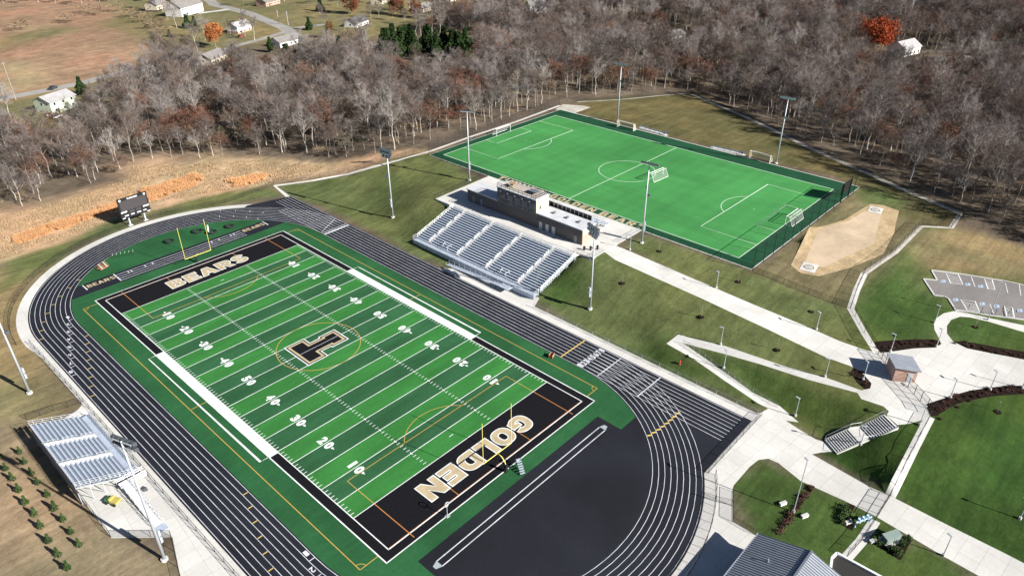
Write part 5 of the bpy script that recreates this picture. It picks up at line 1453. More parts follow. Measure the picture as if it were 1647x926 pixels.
# ------------------------------------------------------------------ foliage helpers
def leaf_cloud(n, fn, size, seed):
    r = np.random.default_rng(seed)
    C = np.array([fn(r) for _ in range(n)])
    a = r.normal(size=(n, 3)); a /= np.linalg.norm(a, axis=1)[:, None]
    b2 = np.cross(a, r.normal(size=(n, 3))); b2 /= np.linalg.norm(b2, axis=1)[:, None]
    s_ = size * r.uniform(.6, 1.3, (n, 1))
    return C, a * s_, b2 * s_ * 0.7
def tri_mesh(name, V, F, m_):
    me = bpy.data.meshes.new(name)
    V = np.asarray(V, np.float32); F = np.asarray(F, np.int32)
    me.vertices.add(len(V)); me.vertices.foreach_set('co', V.ravel())
    k = F.shape[1]
    me.loops.add(F.size); me.loops.foreach_set('vertex_index', F.ravel())
    me.polygons.add(len(F)); me.polygons.foreach_set('loop_start', np.arange(0, F.size, k, dtype=np.int32))
    me.update(calc_edges=True)
    me.materials.append(m_)
    return me
def leaves_mesh(name, C, a, b2, m_):
    n = len(C)
    V = np.stack([C - a, C + b2, C + a, C - b2], 1).reshape(-1, 3)
    F = np.arange(4 * n).reshape(n, 4)
    return tri_mesh(name, V, F, m_)
def tree_mat(name, c, v=0.3, rough=0.95, c2=None):
    m_ = mat(name, c, rough, 0.25, 0.6, spec=0.05, c2=c2)
    t_ = m_.node_tree; b_ = t_.nodes['Principled BSDF']
    oi = t_.nodes.new('ShaderNodeObjectInfo')
    mr = t_.nodes.new('ShaderNodeMapRange'); mr.inputs[3].default_value = 1 - v; mr.inputs[4].default_value = 1 + v
    mx = t_.nodes.new('ShaderNodeMix'); mx.data_type = 'RGBA'; mx.blend_type = 'MULTIPLY'; mx.inputs[0].default_value = 1
    t_.links.new(oi.outputs['Random'], mr.inputs[0])
    t_.links.new(b_.inputs['Base Color'].links[0].from_socket, mx.inputs[6]); t_.links.new(mr.outputs[0], mx.inputs[7])
    t_.links.new(mx.outputs[2], b_.inputs['Base Color'])
    return m_
M['bark'] = tree_mat('bark', (0.27, 0.24, 0.21), .3)
M['bark_light'] = tree_mat('bark_light', (0.42, 0.385, 0.335), .2)
M['twig_grey'] = tree_mat('twig_grey', (0.175, 0.147, 0.135), .42)
M['twig_brown'] = tree_mat('twig_brown', (0.145, 0.110, 0.092), .42)
M['twig_pale'] = tree_mat('twig_pale', (0.28, 0.25, 0.23), .2)
M['leaf_rust'] = tree_mat('leaf_rust', (0.175, 0.072, 0.040), .35)
M['leaf_ochre'] = tree_mat('leaf_ochre', (0.22, 0.13, 0.05), .3)
M['leaf_olive'] = tree_mat('leaf_olive', (0.10, 0.10, 0.04), .3)
M['leaf_red'] = tree_mat('leaf_red', (0.38, 0.085, 0.035), .2)
M['leaf_orange'] = tree_mat('leaf_orange', (0.42, 0.155, 0.055), .2)
M['needle'] = tree_mat('needle', (0.030, 0.052, 0.018), .3)
M['needle_young'] = tree_mat('needle_young', (0.050, 0.080, 0.028), .2)
M['tall_grass'] = tree_mat('tall_grass', (0.60, 0.335, 0.16), .2, c2=(0.50, 0.29, 0.145))
M['weed'] = tree_mat('weed', (0.40, 0.29, 0.17), .2)
M['shrub_leaf'] = tree_mat('shrub_leaf', (0.10, 0.055, 0.045), .4)

# ------------------------------------------------------------------ bare trees
def bare_tree(seed, ht, spread, n_limb, twigs, wtw=0.022, lean=0.05):
    r = random.Random(seed)
    tm = MB(); tips = []
    def rv(s_): return Vector((r.uniform(-s_, s_), r.uniform(-s_, s_), r.uniform(-s_, s_)))
    top = Vector((r.uniform(-lean, lean) * ht, r.uniform(-lean, lean) * ht, ht * 0.84))
    pts = [Vector((0, 0, -0.3))]
    for k in range(1, 7):
        pts.append(top * (k / 6) + rv(0.02 * ht) * (1 if k < 6 else .3))
    r0 = ht * 0.0118
    tm.tube(pts, [r0 * (1.25 if i == 0 else (1 - .88 * i / 6)) for i in range(7)], 6)
    def along(u):
        i = min(5, int(u * 6)); f_ = u * 6 - i
        return pts[i].lerp(pts[i + 1], f_)
    R_ = spread * ht; cz = ht * .69; rz_ = ht * .30
    for k in range(n_limb):
        u = .42 + .54 * ((k + r.random()) / n_limb)
        p0 = along(u); az = k * 2.4 + r.uniform(-.5, .5)
        ce = max(-.35, min(.97, (u - .62) * 2.4 + r.uniform(-.25, .35)))
        rr_ = math.sqrt(max(0, 1 - ce * ce)) * r.uniform(.75, 1.08)
        tgt = Vector((top.x * .7 + R_ * rr_ * math.cos(az), top.y * .7 + R_ * rr_ * math.sin(az), cz + rz_ * max(ce, .12 * r.random() - .1) * r.uniform(.85, 1.1)))
        if tgt.z < p0.z + .12 * ht: tgt.z = p0.z + .12 * ht
        L = (tgt - p0).length
        mid1 = p0.lerp(tgt, .36) + rv(.05 * L) - Vector((0, 0, .03 * L)); mid2 = p0.lerp(tgt, .7) + rv(.06 * L)
        q = [p0, mid1, mid2, tgt]
        rl = r0 * (1 - .75 * u) * .5
        tm.tube(q, [rl, rl * .7, rl * .42, rl * .12], 4, cap=False)
        for j in range(7):
            i = r.choice((0, 1, 1, 2, 2, 2)); f_ = r.random()
            s0 = q[i].lerp(q[i + 1], f_)
            e = ((tgt - p0).normalized() * .55 + rv(.85) + Vector((0, 0, .35))).normalized()
            l2 = L * r.uniform(.28, .5)
            s1 = s0 + e * l2 * .5 + rv(.08 * l2); s2_ = s1 + (e + rv(.35)).normalized() * l2 * .5
            tm.tube([s0, s1, s2_], [rl * .36, rl * .22, rl * .07], 3, cap=False)
            tips += [(s0, s1), (s1, s2_), (s1, s2_)]
        tips += [(q[1], q[2]), (q[2], q[3]), (q[2], q[3])]
    V = []
    for k in range(twigs):
        a, b2 = r.choice(tips)
        p0 = a.lerp(b2, r.random())
        dr = ((b2 - a).normalized() * .6 + rv(.95) + Vector((0, 0, .25))).normalized()
        L = r.uniform(.6, 1.6) * ht / 15
        p1 = p0 + dr * L
        sd_ = dr.cross(rv(1)).normalized() * wtw * r.uniform(.7, 1.3)
        V += [p0 - sd_, p0 + sd_, p1 + sd_ * .3]
    return tm, np.array([v[:] for v in V]), [t_[1] for t_ in tips]

KINDS = []      # (name, label kind, trunk mesh, crown mesh)
def add_kind(label, seed, ht, spread, nl, tw, m_t, m_c, leaf=None, nleaf=0, lsize=.2, wtw=.022):
    tm, V, tips = bare_tree(seed, ht, spread, nl, tw, wtw)
    tr = tm.mesh('trunk', M[m_t])
    cr = tri_mesh('crown', V, np.arange(len(V)).reshape(-1, 3), M[m_c])
    lf = None
    if leaf:
        r = np.random.default_rng(seed)
        T_ = np.array([p_[:] for p_ in tips])
        C, a, b2 = leaf_cloud(nleaf, lambda q: T_[q.integers(len(T_))] + q.normal(0, .55, 3), lsize, seed)
        lf = leaves_mesh('leaves', C, a, b2, M[leaf])
    KINDS.append((label, tr, cr, lf))
add_kind('grey', 1, 17.0, .24, 14, 2900, 'bark_light', 'twig_grey')
add_kind('grey', 2, 19.0, .21, 13, 2800, 'bark_light', 'twig_grey')
add_kind('brown', 3, 15.0, .27, 13, 3000, 'bark', 'twig_brown')
add_kind('brown', 4, 18.0, .23, 13, 3000, 'bark', 'twig_brown')
add_kind('pale', 5, 19.0, .23, 13, 2400, 'bark_light', 'twig_pale')
add_kind('grey', 6, 13.0, .30, 12, 2800, 'bark_light', 'twig_grey')
add_kind('rust', 7, 14.0, .31, 13, 2200, 'bark', 'twig_brown', 'leaf_rust', 1100, .19)
add_kind('ochre', 8, 12.0, .33, 12, 2400, 'bark', 'twig_brown', 'leaf_ochre', 420, .18)
add_kind('olive', 9, 9.0, .40, 12, 2400, 'bark', 'twig_grey', 'leaf_olive', 420, .2)
LAB = {'grey': 'bare grey twigged tree', 'brown': 'bare brown twigged tree', 'pale': 'bare pale barked tree', 'rust': 'tree with rust brown leaves', 'ochre': 'tree with sparse ochre leaves', 'olive': 'low tree with sparse olive leaves'}
CUM = np.cumsum([.17, .15, .16, .15, .09, .09, .08, .06, .05])

woods_px = [(-120, 345), (0, 339), (39, 333), (73, 325), (109, 313), (140, 299), (166, 292), (203, 283), (206, 262), (275, 257), (358, 252), (415, 251), (452, 252), (530, 255), (600, 252), (686, 236), (760, 211), (830, 188), (900, 162), (930, 158), (1000, 154), (1060, 149), (1112, 144), (1190, 176), (1240, 199), (1300, 228), (1400, 272), (1470, 303), (1550, 338), (1575, 362), (1647, 390), (1800, 420),
            (2000, 300), (1900, -25), (1000, -25), (860, 18), (740, 26), (690, 50), (620, 72), (560, 92), (480, 106), (420, 120), (350, 114), (285, 106), (235, 118), (200, 146), (160, 178), (135, 212), (70, 240), (0, 246), (-120, 262)]
WP = [tuple(at(max(-400, a), b_)[:2]) for a, b_ in woods_px]
lo = np.min(WP, 0); hi = np.max(WP, 0)
cand = []
sp = 5.9
for gx in np.arange(lo[0], hi[0], sp):
    for gy in np.arange(lo[1], hi[1], sp):
        cand.append((gx + rng.uniform(-.48, .48) * sp, gy + rng.uniform(-.48, .48) * sp))
cand = np.array(cand)
cand = cand[inside(cand, WP)]
# only what the camera can see, with a margin
d_ = np.stack([cand[:, 0] - CAM[0], cand[:, 1] - CAM[1], H(cand) - CAM[2]], 1)
dep = d_ @ _f
pxs = PW / 2 + FPX * (d_ @ _r) / dep; pys = PH / 2 - FPX * (d_ @ _u) / dep
ok = (dep > 0) & (pxs > -130) & (pxs < PW + 160) & (pys > -50)
cand, dep, pxs, pys = cand[ok], dep[ok], pxs[ok], pys[ok]
keep = rng.random(len(cand)) < np.clip(1.15 - (dep - 250) / 700, .5, .93)
# clearings with houses and lanes in the woods
HOUSE_PX = [(865, 22), (1085, 66), (1452, 88), (1640, 118), (1335, 95), (1400, 95), (1500, 92), (1560, 90), (1130, 58), (1040, 48), (980, 30), (930, 26)]
for hx, hy in HOUSE_PX:
    q = at(hx, hy)[:2]
    keep &= np.hypot(*(cand - q).T) > 11
for pa, pb_ in (((905, 18), (1090, 57)), ((910, 34), (1085, 72)), ((1420, 99), (1600, 88)), ((1430, 112), (1600, 102)), ((1600, 88), (1660, 86))):
    keep &= pd_seg(cand, at(*pa)[:2], at(*pb_)[:2])[0] > 7
keep &= ~inside(cand, atl([(596, 60), (765, 60), (770, 126), (700, 132), (600, 124)]))
for q_ in ([(1422, 80), (1510, 80), (1510, 126), (1418, 126)], [(1065, 62), (1112, 62), (1112, 88), (1065, 88)], [(835, 18), (892, 18), (892, 46), (835, 46)], [(322, 96), (368, 96), (368, 142), (322, 142)], [(430, 68), (492, 68), (492, 114), (430, 114)], [(40, 180), (142, 180), (142, 226), (40, 226)], [(1500, 90), (1647, 96), (1647, 112), (1500, 104)]): keep &= ~inside(cand, atl(q_))
keep &= np.hypot(*(cand - at(1405, 84)[:2]).T) > 17
keep &= ~inside(cand, atl([(1375, 84), (1436, 84), (1432, 100), (1380, 112), (1375, 112)]))
for name, m_, poly in HARD:
    if name in ('road', 'driveway'): keep &= pd_poly(cand, poly) > 5
cand, dep, pxs, pys = cand[keep], dep[keep], pxs[keep], pys[keep]
kind = np.searchsorted(CUM, rng.random(len(cand)) * .999)
clump = vnoise(cand, 22, 21)
kind = np.where((clump > .78) & (rng.random(len(cand)) < .4), 6, kind)
kind = np.where((clump < .24) & (rng.random(len(cand)) < .5), 3, kind)
order = np.argsort(dep)
# nearest trees of the wood's edge stand as trees of their own
edge = np.full(len(cand), 1e9)
for i in range(len(WP)): edge = np.minimum(edge, pd_seg(cand, WP[i], WP[(i + 1) % len(WP)])[0])
score = dep + np.where(edge > 16, 120, 0) + np.where((pxs < -10) | (pxs > PW + 10) | (pys < 0), 1000, 0)
own = np.zeros(len(cand), bool); own[np.argsort(score)[:290]] = True
Zc = H(cand)
for i in np.where(own)[0]:
    lab, tr, cr, lf = KINDS[kind[i]]
    side = 'in the wood left of the scoreboard' if pxs[i] < 210 else 'at the wood edge behind the tan grass' if pxs[i] < 560 else 'at the wood edge behind the left soccer goal' if pxs[i] < 930 else 'in the dark wood behind the meadow'
    o = thing('bare_tree' if lf is None else 'leafy_tree', LAB[lab] + ' ' + side, 'tree', (cand[i, 0], cand[i, 1], Zc[i] - .05), rng.uniform(0, 6.28), LAB[lab] + ', ' + side)
    s_ = rng.uniform(.62, 1.15) * (0.85 if edge[i] < 6 else 1.0)
    o.scale = (s_, s_, s_ * rng.uniform(.9, 1.1))
    link('trunk', tr, o); link('crown', cr, o)
    if lf: link('leaves', lf, o)

def stuff_instances(name, label, cat, pts, scl, rot, idx, meshes):
    """one object whose points carry one mesh each through geometry nodes"""
    pc = bpy.data.collections.new(name + '_kinds')
    for k, ms in enumerate(meshes):
        V = []; F = []; ml = []; mats = []
        bm = bmesh.new()
        for q, me in enumerate(ms):
            n0 = len(bm.faces); bm.from_mesh(me)
            bm.faces.ensure_lookup_table()
            for f_ in bm.faces[n0:]: f_.material_index = q
        me2 = bpy.data.meshes.new('%s_%02d' % (name, k)); bm.to_mesh(me2); bm.free()
        for me in ms: me2.materials.append(me.materials[0])
        pc.objects.link(bpy.data.objects.new('%s_%02d' % (name, k), me2))
    me = bpy.data.meshes.new(name)
    me.vertices.add(len(pts)); me.vertices.foreach_set('co', np.asarray(pts, np.float32).ravel())
    for nm, ty, arr in (('scl', 'FLOAT', scl), ('rot', 'FLOAT', rot), ('idx', 'INT', idx)):
        a = me.attributes.new(nm, ty, 'POINT'); a.data.foreach_set('value', np.asarray(arr, np.float32 if ty == 'FLOAT' else np.int32))
    o = tag(link(name, me), label, cat, kind='stuff')
    g = bpy.data.node_groups.new(name, 'GeometryNodeTree')
    g.interface.new_socket('Geometry', in_out='INPUT', socket_type='NodeSocketGeometry')
    g.interface.new_socket('Geometry', in_out='OUTPUT', socket_type='NodeSocketGeometry')
    N = g.nodes.new
    gi = N('NodeGroupInput'); go = N('NodeGroupOutput'); ci = N('GeometryNodeCollectionInfo'); ip = N('GeometryNodeInstanceOnPoints')
    ci.inputs['Collection'].default_value = pc
    ci.inputs['Separate Children'].default_value = True
    ci.inputs['Reset Children'].default_value = True
    ip.inputs['Pick Instance'].default_value = True
    def attr(nm, ty):
        a = N('GeometryNodeInputNamedAttribute'); a.data_type = ty; a.inputs['Name'].default_value = nm
        return [s_ for s_ in a.outputs if s_.enabled and s_.name == 'Attribute'][0]
    cx_ = N('ShaderNodeCombineXYZ')
    g.links.new(gi.outputs[0], ip.inputs['Points']); g.links.new(ci.outputs[0], ip.inputs['Instance'])
    g.links.new(attr('idx', 'INT'), ip.inputs['Instance Index'])
    g.links.new(attr('rot', 'FLOAT'), cx_.inputs[2]); g.links.new(cx_.outputs[0], ip.inputs['Rotation'])
    g.links.new(attr('scl', 'FLOAT'), ip.inputs['Scale']); g.links.new(ip.outputs[0], go.inputs[0])
    md = o.modifiers.new('instances', 'NODES'); md.node_group = g
    return o
rest = ~own
stuff_instances('woods', 'leafless brown and grey wood filling the background', 'woods', np.column_stack([cand[rest], Zc[rest] - .1]), rng.uniform(.55, 1.15, rest.sum()), rng.uniform(0, 6.28, rest.sum()), kind[rest], [[m_ for m_ in (a, b_, c) if m_] for _, a, b_, c in KINDS])
# leafless undergrowth between the trunks
und = cand[rng.integers(len(cand), size=2600)] + rng.normal(0, 2.6, (2600, 2))
und = und[inside(und, WP)]
tm, V, tips = bare_tree(31, 4.0, .5, 9, 700, .03)
um = tri_mesh('brush', V * np.array([1.2, 1.2, .8]), np.arange(len(V)).reshape(-1, 3), M['twig_brown'])
tm, V, tips = bare_tree(32, 4.0, .5, 9, 700, .03)
um2 = tri_mesh('brush', V * np.array([1.3, 1.3, .7]), np.arange(len(V)).reshape(-1, 3), M['weed'])
stuff_instances('undergrowth', 'tangled brown undergrowth on the wood floor', 'undergrowth', np.column_stack([und, H(und)]), rng.uniform(.5, 1.1, len(und)), rng.uniform(0, 6.28, len(und)), (rng.random(len(und)) < .3).astype(int), [[um], [um2]])

# ------------------------------------------------------------------ single trees with leaves and evergreens
def leafy(label, px, ht, wd, m_, seed, n=2600, ls=.32):
    p_ = at(*px)
    o = thing('leafy_tree', label, 'tree', tuple(p_), seed)
    r = np.random.default_rng(seed)
    tm, V, tips = bare_tree(seed, ht * .95, .32, 13, 700)
    tm.build('trunk', 'bark', o)
    link('twigs', tri_mesh('twigs', V, np.arange(len(V)).reshape(-1, 3), M['twig_brown']), o)
    lob = r.normal(0, 1, (26, 3)); lob /= np.linalg.norm(lob, axis=1)[:, None]
    lob = lob * np.array([wd * .34, wd * .34, ht * .30]) + np.array([0, 0, ht * .60])
    C, a, b2 = leaf_cloud(n, lambda q: lob[q.integers(26)] + q.normal(0, .34, 3) * np.array([wd * .24, wd * .24, ht * .2]), ls, seed)
    C[:, 2] = np.maximum(C[:, 2], .8)
    link('crown', leaves_mesh('crown', C, a, b2, M[m_]), o)
leafy('bright red leafed tree in the grey wood at the upper right', (1405, 84), 18, 20, 'leaf_red', 41, 6000, .42)
leafy('round orange leafed tree between the houses at the upper left', (348, 77), 14, 10.5, 'leaf_orange', 42, 4200, .34)
leafy('rust leafed tree behind the white house at the top', (566, 24), 15, 14, 'leaf_rust', 43, 3000, .4)
leafy('rust leafed tree at the top right of the dark roofed house', (640, 26), 13, 11, 'leaf_rust', 44, 2400, .4)
leafy('rust leafed tree between yards at the top centre', (668, 30), 12, 10, 'leaf_rust', 45, 2200, .4)
leafy('orange brown tree below the yard at the end of the lane', (532, 64), 11, 6, 'leaf_ochre', 46, 1800, .3)
def evergreen_mesh(seed, ht, wd, n, ls, m_, name='crown'):
    def fn(q):
        u = q.random() ** .8
        rr_ = wd / 2 * (1 - u * .85) * (q.random() ** .35) * (1 + .25 * math.sin(9 * u + seed))
        a = q.random() * 6.283
        return (rr_ * math.cos(a), rr_ * math.sin(a), ht * (.08 + .92 * u))
    C, a, b2 = leaf_cloud(n, fn, ls, seed)
    return leaves_mesh(name, C, a, b2, M[m_])
EV = [evergreen_mesh(60 + k, 1.0, .62 + .08 * k, 1100, .055, 'needle') for k in range(3)]
ETR = MB().tube([(0, 0, -.02), (0, 0, .5)], [.03, .012], 6).mesh('trunk', M['bark'])
def evergreen(label, px, ht, k, grp=None):
    p_ = at(*px)
    o = thing('evergreen_tree', label, 'tree', tuple(p_), k * 1.3, grp)
    o.scale = (ht, ht, ht)
    link('trunk', ETR, o); link('crown', EV[k % 3], o)
k = 0
ev_px = [(x + rng.uniform(-5, 5), y + rng.uniform(-4, 4)) for x, y in ((615, 82), (632, 80), (645, 88), (660, 84), (672, 92), (688, 86), (702, 90), (716, 84), (730, 88), (745, 92), (650, 76), (690, 78), (722, 78), (626, 90), (640, 94), (706, 98), (735, 98))]
for px in ev_px:
    evergreen('dark green cedar in the evergreen clump above the wood', px, rng.uniform(11, 15), k, 'cedars in the evergreen clump'); k += 1
for lb_, px, ht in (('dark evergreen beside the orange tree', (303, 48), 9), ('rounded evergreen by the upper white house', (314, 45), 7), ('dark evergreen at the road bend', (498, 50), 8), ('dark cedar below the pale long roof', (487, 86), 9),
                    ('dark cedar in the grey wood left of the long roof', (436, 84), 8), ('broad dark evergreen beside the road at the pale green house', (133, 152), 8), ('dark evergreen at the top centre lawn', (516, 20), 9), ('dark evergreen at the left edge of the photo', (12, 222), 8.5), ('second dark evergreen at the left edge of the photo', (32, 216), 7), ('small dark evergreen in the hedge by the plowed field', (274, 62), 5), ('tall cedar left of the evergreen clump, at the wood top', (548, 100), 13), ('cedar standing alone in the wood below the long roof', (466, 118), 14), ('cedar at the wood edge below the dark roofed house', (585, 84), 12), ('cedar beside the hidden grey roof in the wood', (382, 116), 13)):
    evergreen(lb_, px, ht, k); k += 1
# hedge line of brush along the plowed field
hx = atl([(190, 18), (212, 28), (228, 38), (245, 50), (262, 58), (160, 25), (140, 22), (35, 50), (110, 38), (235, 32), (255, 44)])
for i, q in enumerate(hx):
    o = thing('bush', 'brown leafless bush in the hedge beside the plowed field', 'bush', (*q, h(*q)), i, 'hedge bushes by the plowed field')
    o.scale = (2.6, 2.6, 2.0)
    link('stem', um, o); link('crown', um2, o)
for i, (px, s_) in enumerate((((285, 48), 1.0), ((318, 85), .9), ((660, 20), .9), ((610, 30), .8), ((752, 26), 1.0), ((770, 22), 1.0), ((800, 14), .8), ((555, 52), .7), ((395, 60), .7), ((740, 20), .9), ((1322, 60), 1.1), ((1540, 70), 1.2), ((1600, 60), 1.2))):
    p_ = at(*px); lab, tr, cr, lf = KINDS[(0, 1, 4, 5)[i % 4]]
    o = thing('bare_tree', 'bare yard tree number words apart: %s' % '', 'tree', tuple(p_), i)
    o['label'] = 'bare tree in the yards between the far houses'; o['group'] = 'bare yard trees'
    o.scale = (s_, s_, s_); link('trunk', tr, o); link('crown', cr, o)

yp = [(x, y) for x, y in zip(rng.uniform(390, 860, 130), rng.uniform(-6, 60, 130)) if y < 64 - (x - 390) * .075 and not (400 < x < 500 and y > 12)][:60] + [(270, 30), (262, 18), (330, 66), (372, 62), (322, 70), (282, 8), (240, 14), (410, 66), (20, 200)] + [(x, y) for x, y in zip(np.arange(6, 200, 14), rng.uniform(2, 9, 14))] + [(x, y) for x, y in zip(rng.uniform(230, 480, 16), rng.uniform(-8, 4, 16))]
for i, px in enumerate(yp):
    p_ = at(*px); lab, tr, cr, lf = KINDS[(0, 1, 4, 5, 2, 6)[i % 6]]
    o = thing('bare_tree' if lf is None else 'leafy_tree', ('bare tree' if lf is None else 'rust leafed tree') + ' in the yards between the far houses', 'tree', tuple(p_), i, 'bare yard trees' if lf is None else 'rust yard trees')
    s_ = rng.uniform(.55, .95); o.scale = (s_, s_, s_); link('trunk', tr, o); link('crown', cr, o)
    if lf: link('leaves', lf, o)

# ------------------------------------------------------------------ young evergreens in rows behind the visitor bleachers
YE = [evergreen_mesh(80 + q, 1.0, .8, 420, .09, 'needle_young') for q in range(3)]
ROWA = [(95, 355), (118, 400), (148, 450), (178, 495), (222, 550), (255, 610), (295, 665), (330, 720), (365, 775)]
ROWB = [(5, 375), (32, 430), (60, 475), (92, 530), (122, 585), (163, 635), (192, 695), (228, 760), (268, 820), (315, 885)]
for r_, row in (('nearer the bleachers', ROWA), ('farther from the bleachers', ROWB)):
    for i, q in enumerate(row):
        p_ = at(q[0] / 2.84, 600 + (q[1] + 14) / 2.84)
        o = thing('young_evergreen', 'young evergreen in the planted row %s behind the visitor stand' % r_, 'shrub', tuple(p_), i, 'young evergreens in the row ' + r_)
        s_ = rng.uniform(1.25, 1.7); o.scale = (s_ * .85, s_ * .85, s_ * 1.3)
        link('stem', ETR, o); link('crown', YE[i % 3], o)
# clipped plants in the beds
SH = [leaves_mesh('foliage', *leaf_cloud(160, lambda q: np.array([q.normal(0, .28), q.normal(0, .28), abs(q.normal(.25, .18))]), .10, 90 + q), M['shrub_leaf']) for q in range(3)]
SHG = [leaves_mesh('foliage', *leaf_cloud(220, lambda q: np.array([q.normal(0, .3), q.normal(0, .3), abs(q.normal(.45, .3))]), .12, 95 + q), M['needle_young']) for q in range(2)]
def bed(label, pts, n, sx=1.0, meshes=SH, size=.62):
    P = [np.array(at(*q)[:2]) for q in pts]
    seg = [np.linalg.norm(P[i + 1] - P[i]) for i in range(len(P) - 1)]; tot = sum(seg)
    for k in range(n):
        s_ = (k + .5) / n * tot; i = 0
        while i < len(seg) - 1 and s_ > seg[i]: s_ -= seg[i]; i += 1
        q = P[i] + (P[i + 1] - P[i]) * s_ / seg[i] + rng.normal(0, sx, 2) * .5
        o = thing('bed_shrub', label, 'shrub', (*q, h(*q)), rng.uniform(0, 6), label)
        sc_ = size * rng.uniform(.8, 1.2); o.scale = (sc_, sc_, sc_)
        MB().tube([(0, 0, -.05), (0, 0, .3)], .02, 4).build('stem', 'bark', o)
        link('foliage', meshes[k % len(meshes)], o)
bed('low reddish plant in the long mulch bed along the plaza', [(1497, 662), (1530, 643), (1593, 629), (1650, 626)], 44, 1.6)
bed('low reddish plant in the mulch bed behind the ticket booth', [(1415, 560), (1460, 552), (1510, 552)], 22, 1.0)
bed('low reddish plant in the mulch bed of the lawn island', [(1540, 552), (1580, 563), (1650, 574)], 20, 1.0)
bed('low reddish plant in the small rounded mulch bed', [(1372, 596), (1382, 606), (1393, 620)], 9, .9)
bed('clipped grey shrub in the strip bed above the gable roof', [(1306, 782), (1252, 857)], 16, .3, SH, 1.0)
bed('upright green shrub in the bed beside the blue valves', [(1352, 842), (1360, 815)], 7, .5, SHG, .9)
bed('upright green shrub in the bed beside the green cabinet', [(1398, 862), (1440, 892), (1460, 862)], 12, .6, SHG, .8)

# ------------------------------------------------------------------ tall dry grass: blades, nobody could count them
def blades(name, label, px, n, ht, m_, wd=.06):
    poly = atl(px); lo_ = np.min(poly, 0); hi_ = np.max(poly, 0)
    P = rng.uniform(lo_, hi_, (n * 4, 2)); P = P[inside(P, poly)][:n]
    P = P[vnoise(P, 3.0, 44) * .6 + vnoise(P, 1.1, 46) * .4 > .34]
    z = H(P); m = len(P)
    a = rng.uniform(0, 6.28, m); hh_ = ht * rng.uniform(.5, 1.2, m) * (.6 + .7 * vnoise(P, 4, 45))
    lx = rng.normal(0, .25, (m, 2)) * hh_[:, None]
    w_ = np.stack([np.cos(a), np.sin(a)], 1) * wd
    V = np.stack([np.column_stack([P - w_, z]), np.column_stack([P + w_, z]), np.column_stack([P + lx, z + hh_])], 1).reshape(-1, 3)
    tag(link(name, tri_mesh(name, V, np.arange(3 * m).reshape(m, 3), M[m_])), label, 'grass', kind='stuff')
blades('tall_grass', 'orange tall dry grass strip below the wood', [(22, 382), (120, 352), (200, 322), (240, 305), (310, 282), (328, 286), (322, 296), (250, 322), (190, 335), (110, 366), (40, 390), (22, 392)], 60000, 1.3, 'tall_grass', .08)
blades('tall_grass', 'orange tall dry grass patch right of the strip', [(362, 292), (420, 280), (440, 284), (400, 298), (365, 302)], 9000, 1.0, 'tall_grass', .08)
blades('weeds', 'tan weeds scattered on the bank along the wood', [(0, 350), (110, 322), (205, 290), (212, 268), (415, 258), (530, 266), (480, 285), (400, 300), (250, 325), (100, 385), (0, 415)], 30000, .6, 'weed', .07)

